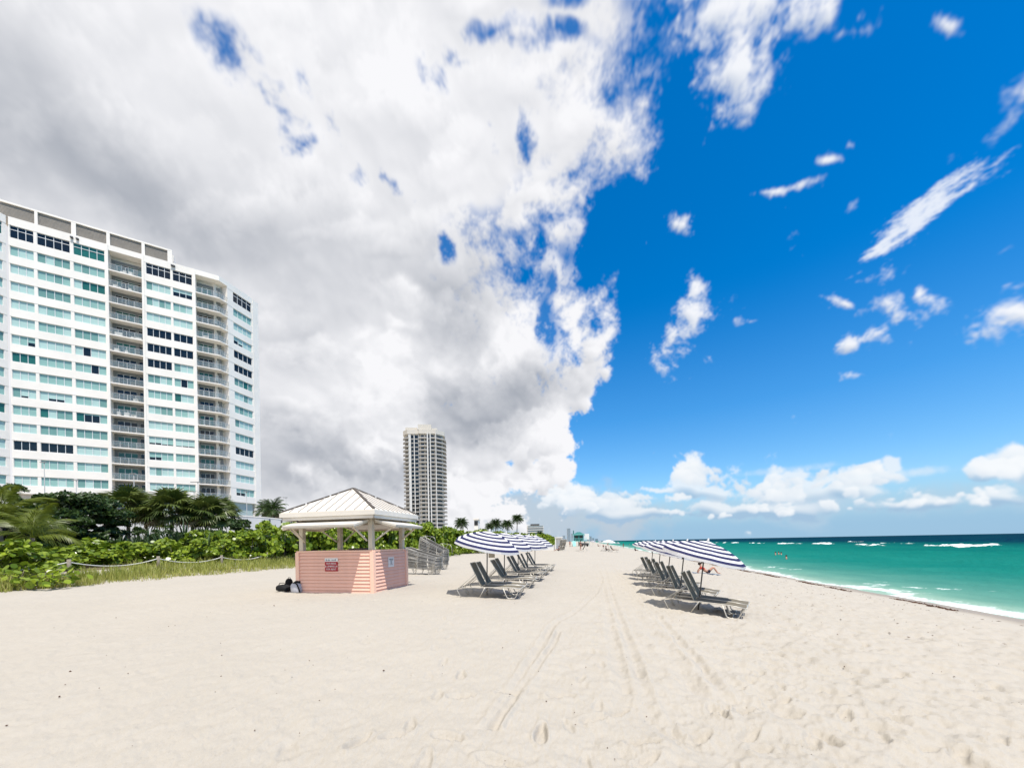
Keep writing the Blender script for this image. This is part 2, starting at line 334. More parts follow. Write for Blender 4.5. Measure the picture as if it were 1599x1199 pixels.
# ---------------------------------------------------------------- mesh and object helpers
class MB:
    def __init__(s): s.v = []; s.f = []; s.m = []
    def _add(s, vs, fs, m):
        o = len(s.v); s.v += [tuple(v) for v in vs]; s.f += [tuple(i + o for i in f) for f in fs]; s.m += [m] * len(fs); return s
    def hexa(s, p, m=0):          # p: 8 points, bottom ring then top ring
        return s._add(p, [(3, 2, 1, 0), (4, 5, 6, 7), (0, 1, 5, 4), (1, 2, 6, 5), (2, 3, 7, 6), (3, 0, 4, 7)], m)
    def box(s, x0, x1, y0, y1, z0, z1, m=0):
        return s.hexa([(x0, y0, z0), (x1, y0, z0), (x1, y1, z0), (x0, y1, z0), (x0, y0, z1), (x1, y0, z1), (x1, y1, z1), (x0, y1, z1)], m)
    def bar(s, a, b, w, h, m=0, up=(0, 0, 1)):   # rectangular bar from a to b
        a, b, up = Vector(a), Vector(b), Vector(up); d = (b - a).normalized(); r = d.cross(up).normalized(); u = r.cross(d)
        q = [(-1, -1), (1, -1), (1, 1), (-1, 1)]
        return s.hexa([a + r * x * w / 2 + u * y * h / 2 for x, y in q] + [b + r * x * w / 2 + u * y * h / 2 for x, y in q], m)
    def tube(s, pts, r, n=6, m=0, closed=False):
        pts = [Vector(p) for p in pts]; N = len(pts); rr = r if isinstance(r, (list, tuple)) else [r] * N
        vs = []; prev = None
        for i, p in enumerate(pts):
            if closed: d = pts[(i + 1) % N] - pts[i - 1]
            else: d = pts[min(i + 1, N - 1)] - pts[max(i - 1, 0)]
            d.normalize()
            if prev is None: prev = d.orthogonal().normalized()
            a = (prev - d * prev.dot(d)).normalized(); prev = a; b = d.cross(a)
            vs += [p + (a * math.cos(2 * PI * k / n) + b * math.sin(2 * PI * k / n)) * rr[i] for k in range(n)]
        fs = []
        for i in range(N if closed else N - 1):
            j = (i + 1) % N
            fs += [(i * n + k, i * n + (k + 1) % n, j * n + (k + 1) % n, j * n + k) for k in range(n)]
        if not closed: fs += [tuple(range(n - 1, -1, -1)), tuple((N - 1) * n + k for k in range(n))]
        return s._add(vs, fs, m)
    def prism(s, poly, z0, z1, m=0):   # poly counter-clockwise
        n = len(poly)
        return s._add([(x, y, z0) for x, y in poly] + [(x, y, z1) for x, y in poly],
                      [tuple(range(n - 1, -1, -1)), tuple(range(n, 2 * n))] + [(i, (i + 1) % n, (i + 1) % n + n, i + n) for i in range(n)], m)
    def lathe(s, prof, n=16, m=0, c=(0, 0)):
        k = len(prof); vs = [(c[0] + r * math.cos(2 * PI * j / n), c[1] + r * math.sin(2 * PI * j / n), z) for r, z in prof for j in range(n)]
        fs = [(i * n + j, i * n + (j + 1) % n, (i + 1) * n + (j + 1) % n, (i + 1) * n + j) for i in range(k - 1) for j in range(n)]
        return s._add(vs, fs, m)
    def poly(s, vs, m=0): return s._add(vs, [tuple(range(len(vs)))], m)
    def mesh(s, name, mats, smooth=False):
        me = bpy.data.meshes.new(name); me.from_pydata(s.v, [], s.f)
        for mt in (mats if isinstance(mats, (list, tuple)) else [mats]): me.materials.append(mt)
        if any(s.m): me.polygons.foreach_set('material_index', s.m)
        if smooth: me.polygons.foreach_set('use_smooth', [True] * len(s.f))
        me.update(); return me
def link(name, me, parent=None, loc=None, rot=None):
    o = bpy.data.objects.new(name, me); C.objects.link(o)
    if parent is not None: o.parent = parent
    if loc is not None: o.location = loc
    if rot is not None: o.rotation_euler = rot
    return o
def part(name, mb, mats, parent, smooth=False, loc=None, rot=None): return link(name, mb.mesh(name, mats, smooth), parent, loc, rot)
def tag(o, label, cat, group=None):
    o['label'] = label; o['category'] = cat
    if group: o['group'] = group
    return o
def thing(name, label, cat, loc=(0, 0, 0), rz=0, group=None):
    o = link(name, None, None, loc, (0, 0, rz)); o.empty_display_size = .2
    return tag(o, label, cat, group)
def struct(o): o['kind'] = 'structure'; return o
def stuff(o): o['kind'] = 'stuff'; return o
def copy_tree(o, parent=None, kids=None):
    c = o.copy(); C.objects.link(c); c.parent = parent
    for ch in list(o.children): copy_tree(ch, c)
    return c
def np_mesh(name, v, faces_n, idx, mats, smooth=False, attrs=None, uniform=None):
    """big meshes: v (n,3), faces all of faces_n corners, idx flat"""
    me = bpy.data.meshes.new(name); nf = len(idx) // faces_n
    me.vertices.add(len(v)); me.vertices.foreach_set('co', np.ascontiguousarray(v, np.float32).ravel())
    me.loops.add(len(idx)); me.loops.foreach_set('vertex_index', np.ascontiguousarray(idx, np.int32))
    me.polygons.add(nf); me.polygons.foreach_set('loop_start', np.arange(0, nf * faces_n, faces_n, dtype=np.int32))
    if smooth: me.polygons.foreach_set('use_smooth', np.ones(nf, bool))
    for mt in (mats if isinstance(mats, (list, tuple)) else [mats]): me.materials.append(mt)
    for k, a in (attrs or {}).items():
        at_ = me.attributes.new(k, 'FLOAT', 'POINT'); at_.data.foreach_set('value', np.ascontiguousarray(a, np.float32))
    me.update(calc_edges=True); return me

# ---------------------------------------------------------------- materials
def mat(name, col, rough=.6, spec=.5, metal=0., var=0., vscale=3., bump=0., bscale=30., col2=None, trans=0., detail=5, coat=0.):
    m = bpy.data.materials.new(name); m.use_nodes = True; nt = m.node_tree; b = nt.nodes['Principled BSDF']
    b.inputs['Roughness'].default_value = rough; b.inputs['Specular IOR Level'].default_value = spec; b.inputs['Metallic'].default_value = metal
    b.inputs['Coat Weight'].default_value = coat
    tc = nt.nodes.new('ShaderNodeTexCoord'); P = S(nt, tc.outputs['Object'])
    c2 = col2 or tuple(max(0, c * (1 - var)) for c in col)
    n = noise(nt, P, vscale, detail, .6)
    cc = mixc(nt, n.lin(.3, .7), c2, col if not col2 else col)
    nt.links.new(cc.o, b.inputs['Base Color'])
    if bump:
        bn = nt.nodes.new('ShaderNodeBump'); bn.inputs['Strength'].default_value = bump; bn.inputs['Distance'].default_value = .01
        nt.links.new(noise(nt, P, bscale, 4, .6).o, bn.inputs['Height']); nt.links.new(bn.outputs[0], b.inputs['Normal'])
    if trans:
        t = nt.nodes.new('ShaderNodeBsdfTranslucent'); nt.links.new(cc.o, t.inputs[0])
        mx = nt.nodes.new('ShaderNodeMixShader'); mx.inputs[0].default_value = trans
        nt.links.new(b.outputs[0], mx.inputs[1]); nt.links.new(t.outputs[0], mx.inputs[2]); nt.links.new(mx.outputs[0], nt.nodes['Material Output'].inputs[0])
    return m
def leaf_mat(name, a, b_, trans=.35, rough=.45, dry=None):
    m = bpy.data.materials.new(name); m.use_nodes = True; nt = m.node_tree; b = nt.nodes['Principled BSDF']
    at_ = nt.nodes.new('ShaderNodeAttribute'); at_.attribute_name = 'tint'
    f = S(nt, at_.outputs['Fac'])
    c = mixc(nt, f.lin(0, 1), a, b_)
    if dry: c = mixc(nt, f.lin(.86, .93), c, dry)
    nt.links.new(c.o, b.inputs['Base Color']); b.inputs['Roughness'].default_value = rough; b.inputs['Specular IOR Level'].default_value = .35
    t = nt.nodes.new('ShaderNodeBsdfTranslucent'); nt.links.new(c.o, t.inputs[0])
    mx = nt.nodes.new('ShaderNodeMixShader'); mx.inputs[0].default_value = trans
    nt.links.new(b.outputs[0], mx.inputs[1]); nt.links.new(t.outputs[0], mx.inputs[2]); nt.links.new(mx.outputs[0], nt.nodes['Material Output'].inputs[0])
    return m

# ---------------------------------------------------------------- terrain
SEA_Z = -1.30; L_SEA = 14.3
def prof(l):
    w = 1.5
    z = -.084 * w * np.logaddexp(0, (l + 1.17) / w)
    z = np.maximum(z, -5.0)
    return z + .45 * np.clip((-21.5 - l) / 5, 0, 1) ** 1.3
def ground(px, py):
    """where the ray through a photo point meets the beach"""
    r = ray(px, py); d = 10.
    for _ in range(60):
        l, t = to_lt(r.x * d, d); z = float(prof(np.array(l)))
        d = .5 * d + .5 * (z - EYE) / r.z
    l, t = to_lt(r.x * d, d)
    return Vector((r.x * d, d, float(prof(np.array(l)))))
def gz(x, y): return float(prof(np.array(to_lt(x, y)[0])))
def tile_noise(beta, k0, N=1024, seed=0, kmax=480, aniso=1.):
    r = np.random.default_rng(seed); fx = np.fft.fftfreq(N)[:, None] * N; fy = np.fft.rfftfreq(N)[None, :] * N * aniso
    k = np.sqrt(fx * fx + fy * fy); amp = 1 / np.maximum(k, k0) ** beta; amp[k > kmax] = 0; amp[0, 0] = 0
    f = np.fft.irfft2((r.normal(size=k.shape) + 1j * r.normal(size=k.shape)) * amp, s=(N, N)); return (f / f.std()).astype(np.float32)
def tsamp(f, x, y, span):
    N = f.shape[0]; u = x / span * N; v = y / span * N; i = np.floor(u).astype(np.int64); j = np.floor(v).astype(np.int64); a = u - i; b = v - j
    i %= N; j %= N; i1 = (i + 1) % N; j1 = (j + 1) % N
    return (f[j, i] * (1 - a) + f[j, i1] * a) * (1 - b) + (f[j1, i] * (1 - a) + f[j1, i1] * a) * b
def polar(r0, ratios, a_list, cx=0., cy=0.):
    rr = [r0]
    for lim, q in ratios:
        while rr[-1] < lim: rr.append(rr[-1] * q)
    R_ = np.array(rr); A = np.array(a_list)
    RR, AA = np.meshgrid(R_, A, indexing='ij')
    X = cx + RR * np.sin(AA); Y = cy + RR * np.cos(AA); nr, na = RR.shape
    i = np.arange(nr - 1)[:, None] * na + np.arange(na - 1)[None, :]
    q = np.stack([i, i + na, i + na + 1, i + 1], -1).reshape(-1, 4)
    return X.ravel(), Y.ravel(), q

def build_sand():
    d = math.radians
    angs = [d(a) for a in np.concatenate([np.arange(-180, -62, 4.), np.arange(-62, 62, .19), np.arange(62, 180.1, 4.)])]
    X, Y, q = polar(.7, [(1.6, 1.05), (24, 1.0075), (80, 1.02), (9000, 1.06)], angs)
    X = np.concatenate([X, [0.]]); Y = np.concatenate([Y, [0.]])        # close the middle
    na = len(angs)
    l, t = X * Rx + Y * Ry, X * Bx + Y * By
    z = prof(l)
    dist = np.hypot(X, Y); near = np.clip(1 - (dist - 25) / 25, 0, 1)
    f_lo = tile_noise(1.9, 4, seed=1); f_mid = tile_noise(1.5, 10, seed=2); f_hi = tile_noise(1.0, 30, seed=3); f_rk = tile_noise(1.2, 14, seed=5, aniso=.16)
    dry = np.clip((L_SEA - .8 - l) / 2.0, 0, 1)
    trod = np.clip((l + 2.0) / 5, 0, 1) * dry                            # churned by feet towards the sea
    z = z + near * dry * (.016 * tsamp(f_lo, X, Y, 23.) + .005 * tsamp(f_mid, X, Y, 5.) + .0016 * tsamp(f_hi, X, Y, 1.3)
                          + .0035 * tsamp(f_rk, l, t, 6.) * (1 - trod) + trod * .020 * tsamp(f_mid, X + 3, Y, 7.))
    r = np.random.default_rng(5)
    # footprints: a heel-and-ball hollow with a pushed-up rim
    def dent(cx, cy, ang, ln, wd, dep):
        s_ = np.nonzero((np.abs(X - cx) < ln) & (np.abs(Y - cy) < ln))[0]
        if not len(s_): return
        u = (X[s_] - cx) * math.cos(ang) + (Y[s_] - cy) * math.sin(ang); v = -(X[s_] - cx) * math.sin(ang) + (Y[s_] - cy) * math.cos(ang)
        w_ = wd * (1 - .22 * np.sin((u / ln + .15) * 3.1))
        e = np.sqrt((u / (ln / 2)) ** 2 + (v / (w_ / 2)) ** 2)
        dep *= 1.55; z[s_] += -dep * np.clip(1.25 - e, 0, .55) / .55 + dep * .36 * np.exp(-((e - 1.35) / .22) ** 2)
    px_prints = [(1170, 1148), (1255, 1165), (1290, 1155), (1095, 1150), (845, 1143), (1068, 1152), (720, 1050), (876, 1085), (795, 1078), (1005, 1160), (1205, 1070), (1225, 1095), (1240, 1120), (1170, 1065),
                 (1440, 1170), (1375, 1155), (1500, 1180), (1130, 1112), (1160, 1110), (700, 1150), (620, 1145), (720, 1085), (560, 1155), (1320, 1120), (965, 1110), (930, 1120), (1010, 1190), (780, 1190), (1420, 1120), (1560, 1160)]
    for x, y in px_prints:
        p = ground(x, y); dent(p.x, p.y, r.uniform(-.6, .9) + (1.2 if r.random() < .3 else 0), r.uniform(.27, .34), r.uniform(.11, .14), r.uniform(.022, .036))
    for x0, y0, x1, y1, n in [(1120, 1200, 1040, 900, 26), (1250, 1150, 1180, 1040, 8), (640, 1190, 720, 900, 22), (1370, 1190, 1250, 900, 28), (900, 1190, 960, 880, 20), (1599, 1120, 1290, 940, 24)]:
        a, b = ground(x0, y0), ground(x1, y1); dirv = (b - a).normalized(); an = math.atan2(dirv.y, dirv.x); sd = Vector((-dirv.y, dirv.x, 0)); L = (b - a).length
        k = 0; s_ = 0
        while s_ < L:
            p = a + dirv * s_ + sd * ((.11 if k % 2 else -.11) + r.normal() * .03); dent(p.x, p.y, an + r.normal() * .15, r.uniform(.25, .31), r.uniform(.09, .12), r.uniform(.008, .018)); k += 1; s_ += r.uniform(.55, .75)
    for _ in range(900):                                                  # old trodden hollows
        l_ = r.uniform(1.2, 12.5); t_ = 1.5 + 28 * r.random() ** 1.4; p = bl(l_, t_)
        dent(p.x, p.y, r.uniform(0, 6.3), r.uniform(.2, .4), r.uniform(.1, .22), r.uniform(.008, .026))
    for _ in range(110):
        l_ = r.uniform(-14, 1.5); t_ = 2 + 24 * r.random() ** 1.3; p = bl(l_, t_)
        dent(p.x, p.y, r.uniform(0, 6.3), r.uniform(.22, .34), r.uniform(.1, .16), r.uniform(.004, .011))
    # wheel ruts
    def rut(pts, w, dep):
        P = [ground(*p) for p in pts]
        for a, b in zip(P[:-1], P[1:]):
            ab = b - a; L2 = ab.x ** 2 + ab.y ** 2
            s_ = np.nonzero((X > min(a.x, b.x) - .5) & (X < max(a.x, b.x) + .5) & (Y > min(a.y, b.y) - .5) & (Y < max(a.y, b.y) + .5))[0]
            if not len(s_): continue
            k = ((X[s_] - a.x) * ab.x + (Y[s_] - a.y) * ab.y) / L2; ins = (k >= 0) & (k < 1); s_ = s_[ins]; k = k[ins]
            dd = np.hypot(X[s_] - a.x - k * ab.x, Y[s_] - a.y - k * ab.y) / w
            wob = .85 + .2 * np.sin(t[s_] * 5.3 + 2 * np.sin(t[s_] * 2.1))
            z[s_] += (-dep * np.exp(-dd ** 2 * 1.6) + dep * .6 * np.exp(-((dd - 1.5) / .45) ** 2)) * wob
    rut([(765, 1135), (800, 1080), (835, 1020), (862, 978), (900, 955), (932, 925), (940, 905), (930, 880)], .07, .032)
    rut([(770, 1135), (820, 1065), (866, 1000), (872, 985)], .05, .03)
    rut([(1020, 1125), (1005, 1080), (990, 1030), (972, 980), (955, 930), (944, 890), (935, 870)], .08, .030)
    rut([(975, 1080), (962, 1020), (950, 960), (942, 915)], .10, .022)
    rut([(1140, 1100), (1110, 1060), (1080, 1025), (1050, 990), (1020, 955), (985, 915), (950, 880)], .08, .032)
    rut([(1080, 1075), (1050, 1030), (1020, 990), (990, 950)], .12, .020)
    rut([(1235, 1125), (1210, 1095), (1170, 1062)], .12, .03)
    v = np.stack([X, Y, z], 1); cidx = len(X) - 1
    keep = np.ones(len(q), bool)
    me = np_mesh('sand', v, 4, q[keep].ravel(), M['sand'], True)
    o = link('sand', me); struct(o)
    # the disc under the camera's own feet
    mb = MB(); mb.poly([(0.72 * math.sin(a), .72 * math.cos(a), -.012) for a in np.arange(2 * PI, 0, -.2)]); struct(part('sand', mb, M['sand'], None))

def sand_material():
    m = bpy.data.materials.new('sand'); m.use_nodes = True; nt = m.node_tree; b = nt.nodes['Principled BSDF']
    tc = nt.nodes.new('ShaderNodeTexCoord'); P = S(nt, tc.outputs['Object']); x, y, z = sep(nt, P)
    l = x * Rx + y * Ry
    n1 = noise(nt, P, .5, 4, .55); n2 = noise(nt, P, 6, 5, .65); n3 = noise(nt, P, 160, 2, .7)
    c = mixc(nt, (n1 * .5 + n2 * .5).lin(.35, .65), (.340, .307, .254), (.39, .354, .299))
    c = mixc(nt, n3.lin(.3, .7), c, (.418, .384, .333)); 
    sp = noise(nt, P, 55, 2, .5).lin(.70, .76); c = mixc(nt, sp * .35, c, (.22, .18, .14))
    wet = (l + (n1 - .5) * 1.6).step(L_SEA - 1.6, L_SEA - .5)
    c = mixc(nt, wet * .85, c, (.26, .21, .155))
    nt.links.new(c.o, b.inputs['Base Color'])
    nt.links.new((.95 - wet * .5).o, b.inputs['Roughness']); b.inputs['Specular IOR Level'].default_value = .2
    bn = nt.nodes.new('ShaderNodeBump'); bn.inputs['Strength'].default_value = .75; bn.inputs['Distance'].default_value = .014
    h = noise(nt, P, 28, 5, .65) * .7 + noise(nt, P, 220, 2, .6) * .25
    nt.links.new(h.o, bn.inputs['Height']); nt.links.new(bn.outputs[0], b.inputs['Normal'])
    return m

def build_sea():
    d = math.radians
    X, Y, q = polar(6., [(400, 1.0115), (30000, 1.045)], [d(a) for a in np.concatenate([np.arange(6, 64, .13), np.arange(64, 190, 2.)])])
    l, t = X * Rx + Y * Ry, X * Bx + Y * By
    rise = np.clip((l - L_SEA) / 25, 0, 1)
    f1 = tile_noise(1.6, 8, seed=11, aniso=.35); f2 = tile_noise(1.3, 12, seed=12, aniso=.5)
    dist = np.hypot(X, Y); calm = np.clip(1 - (dist - 250) / 500, 0, 1)
    z = SEA_Z + calm * rise * (.10 * tsamp(f1, t, l, 160.) + .035 * tsamp(f2, t, l, 30.))
    foam = np.zeros_like(z)
    fb = tile_noise(1.3, 3, seed=14)
    lw = l + 2.5 * tsamp(fb, t, l * 0, 400.) + .02 * np.sin(t / 9)
    rr = np.random.default_rng(31)
    waves = []
    t0 = -20.
    while t0 < 900:
        L = rr.uniform(7, 26) * (1 + t0 / 250); waves.append((86 + rr.normal() * 4.5, t0, t0 + L, rr.uniform(.3, .6))); t0 += L * rr.uniform(.6, 1.35)
    waves += [(112, 150, 175, .35), (128, 95, 106, .3), (70, 34, 40, .25), (104, 60, 72, .3), (135, 220, 240, .35), (62, 60, 64, .2)]
    for lc, t0, t1, hgt in waves:
        w_t = np.clip(np.minimum(t - t0, t1 - t) / ((t1 - t0) * .25), 0, 1) * np.clip(.9 + .5 * tsamp(fb, t + 50 * lc, l, 90.), 0, 1.3)
        dl = lw - lc
        z += hgt * w_t * np.exp(-(dl / 1.8) ** 2)
        foam = np.maximum(foam, w_t * (1.15 * np.exp(-(dl / 1.3) ** 2) + .45 * np.clip(1 + dl / 6., 0, 1) * (dl < 0) * (dl > -6)))
    # the wash on the beach
    ft = tile_noise(1.5, 3, seed=17)
    edge = L_SEA + .55 * tsamp(ft, t, l * 0, 40.) + .12 * tsamp(f2, t, l * 0, 9.)
    e = l - edge
    foam = np.maximum(foam, np.clip(1.0 - np.abs(e - .5) / 1.5, 0, 1))
    foam = np.maximum(foam, .8 * np.clip(1 - np.abs(e - 3.6 - .8 * tsamp(ft, t, l * 0 + 7, 25.)) / 1.3, 0, 1) * np.clip(.6 + .6 * tsamp(ft, t, l * 0 + 19, 30.), 0, 1))
    foam = np.maximum(foam, .42 * np.clip(1 - (e - 1) / 7., 0, 1))
    z += .05 * np.exp(-((e - 1.3) / .6) ** 2)
    z = np.where(e < .6, SEA_Z - .015 + .02 * np.clip(.6 - e, 0, 3), z)
    keep = (l[q].min(1) > L_SEA - 2.6)
    v = np.stack([X, Y, z], 1)
    me = np_mesh('sea_water', v, 4, q[keep].ravel(), M['sea'], True, {'foam': foam})
    struct(link('sea', me))
def sea_material():
    m = bpy.data.materials.new('sea'); m.use_nodes = True; nt = m.node_tree; b = nt.nodes['Principled BSDF']
    tc = nt.nodes.new('ShaderNodeTexCoord'); P = S(nt, tc.outputs['Object']); x, y, z = sep(nt, P)
    l = x * Rx + y * Ry; t = x * Bx + y * By
    LT = combine(nt, l * 1.0, t * .45, 0.0)
    n1 = noise(nt, LT, .035, 5, .6); n2 = noise(nt, LT, .35, 5, .6)
    lg = (l + (n1 - .5) * 60.0 * ((l - 20.0) * .02).clamp()).max(1.0)._m('LOGARITHM', 10.0)
    cr = nt.nodes.new('ShaderNodeValToRGB'); e = cr.color_ramp
    stops = [(14, (.30, .40, .33)), (17, (.13, .28, .225)), (19, (.078, .225, .185)), (24, (.03, .18, .148)), (31, (.011, .160, .130)), (60, (.006, .135, .110)), (95, (.003, .092, .085)), (120, (.002, .050, .058)), (150, (.001, .015, .042)), (185, (.001, .009, .040)), (300, (.001, .007, .036))]
    lo, hi = math.log10(12), math.log10(700)
    e.elements[0].position = 0; e.elements[0].color = (.36, .42, .35, 1); e.elements[1].position = 1; e.elements[1].color = (.001, .006, .034, 1)
    for L, c in stops:
        k = e.elements.new((math.log10(L) - lo) / (hi - lo)); k.color = c + (1,)
    nt.links.new(lg.lin(lo, hi).o, cr.inputs[0])
    c = mixc(nt, (n2 * .6 + n1 * .4).lin(.35, .68), S(nt, cr.outputs[0]), mixc(nt, .45, S(nt, cr.outputs[0]), (.0, .10, .095)))
    fo = nt.nodes.new('ShaderNodeAttribute'); fo.attribute_name = 'foam'
    lace = noise(nt, LT, 1.6, 6, .7, .8); lace2 = noise(nt, LT, .25, 4, .6)
    f = (S(nt, fo.outputs['Fac']) * 1.5 + (lace - .5) * 1.5 + (lace2 - .5) * .8 - .70).step(0.0, .85)
    caps = ((noise(nt, combine(nt, l * .5, t * .16, 3.0), .35, 3, .5) - .715) * 12.0).clamp() * l.step(28, 60) * (1.0 - l.step(160, 320)) * .6
    f = f.max(caps)
    c = mixc(nt, f, c, (.70, .75, .735))
    nt.nodes.remove(b); df = nt.nodes.new('ShaderNodeBsdfDiffuse'); gl = nt.nodes.new('ShaderNodeBsdfGlossy'); gl.inputs['Roughness'].default_value = .22
    nt.links.new(c.o, df.inputs[0]); mx = nt.nodes.new('ShaderNodeMixShader'); nt.links.new((.016 - f * .015).o, mx.inputs[0])   # a rough sea mirrors only a little of the sky, even far out
    nt.links.new(df.outputs[0], mx.inputs[1]); nt.links.new(gl.outputs[0], mx.inputs[2]); nt.links.new(mx.outputs[0], nt.nodes['Material Output'].inputs[0])
    bn = nt.nodes.new('ShaderNodeBump'); bn.inputs['Strength'].default_value = .8; bn.inputs['Distance'].default_value = .25
    h = noise(nt, LT, .55, 6, .62, .4) * 1.0 + noise(nt, LT, 3.5, 3, .6) * .2
    nt.links.new(h.o, bn.inputs['Height']); nt.links.new(bn.outputs[0], df.inputs['Normal']); nt.links.new(bn.outputs[0], gl.inputs['Normal'])
    return m
M = {}
M['sand'] = sand_material(); M['sea'] = sea_material()
build_sand(); build_sea()
# ---------------------------------------------------------------- buildings
M['white'] = mat('white_render', (.90, .845, .765), .75, .3, var=.10, vscale=.25)
M['offwhite'] = mat('concrete_white', (.66, .655, .63), .8, .3, var=.12, vscale=.4)
M['cream'] = mat('cream_concrete', (.62, .58, .51), .8, .3, var=.10, vscale=.1)
M['teal_glass'] = mat('tinted_glass_with_blinds', (.30, .50, .445), .12, .45, var=.12, vscale=.7)
M['teal_glass2'] = mat('tinted_glass_pale_blinds', (.46, .64, .585), .14, .45, var=.10, vscale=.6)
M['teal_glass3'] = mat('tinted_glass_grey_blinds', (.19, .36, .32), .12, .45, var=.2, vscale=.7)
M['deep_glass'] = mat('deep_teal_glass', (.03, .16, .13), .08, .5, var=.3, vscale=.7)
M['dark_glass'] = mat('dark_open_glass', (.012, .016, .018), .08, .5, var=.3, vscale=.7)
M['frame'] = mat('window_frame', (.72, .73, .72), .5, .4)
M['louver'] = mat('tan_louver', (.36, .33, .29), .8, .3, var=.15, vscale=1.5)
M['louver_dark'] = mat('louver_gap', (.16, .145, .13), .8, .3)
M['loggia'] = mat('recess_shade_wall', (.24, .25, .245), .8, .3, var=.2, vscale=.4)  # deep shade of the balcony recess put into the wall colour
M['rail'] = mat('grey_rail', (.50, .51, .50), .5, .4)
M['rail_glass'] = mat('frosted_rail_panel', (.36, .43, .43), .25, .5, var=.1, vscale=1)
def see_through(m, f):
    nt = m.node_tree; o = nt.nodes['Material Output']; src = o.inputs[0].links[0].from_socket
    t = nt.nodes.new('ShaderNodeBsdfTransparent'); mx = nt.nodes.new('ShaderNodeMixShader'); mx.inputs[0].default_value = f
    nt.links.new(src, mx.inputs[1]); nt.links.new(t.outputs[0], mx.inputs[2]); nt.links.new(mx.outputs[0], o.inputs[0])
see_through(M['rail_glass'], .78)
M['dark_metal'] = mat('dark_metal', (.05, .05, .052), .5, .5)
M['lobby_glass'] = mat('pale_green_lobby_glass', (.42, .52, .50), .15, .5, var=.1, vscale=.2)
FL = 2.9; ROWS = 15
class Face:
    """a vertical wall plane: u along it, n outward"""
    def __init__(s, p, ang, flip=1): s.p = Vector((p[0], p[1], 0)); s.u = Vector((math.sin(ang), math.cos(ang), 0)); s.n = Vector((s.u.y, -s.u.x, 0)) * flip
    def hit(s, px, py):
        r = ray(px, py); k = s.p.dot(s.n) / Vector((r.x, r.y, 0)).dot(s.n); q = Vector((r.x * k, k, 0))
        return (q - s.p).dot(s.u), EYE + r.z * k
    def P(s, u, d, z): return s.p + s.u * u + s.n * d + Vector((0, 0, z))
    def box(s, mb, u0, u1, z0, z1, d0, d1, m=0):
        P = s.P
        return mb.hexa([P(u0, d1, z0), P(u1, d1, z0), P(u1, d0, z0), P(u0, d0, z0), P(u0, d1, z1), P(u1, d1, z1), P(u1, d0, z1), P(u0, d0, z1)], m)
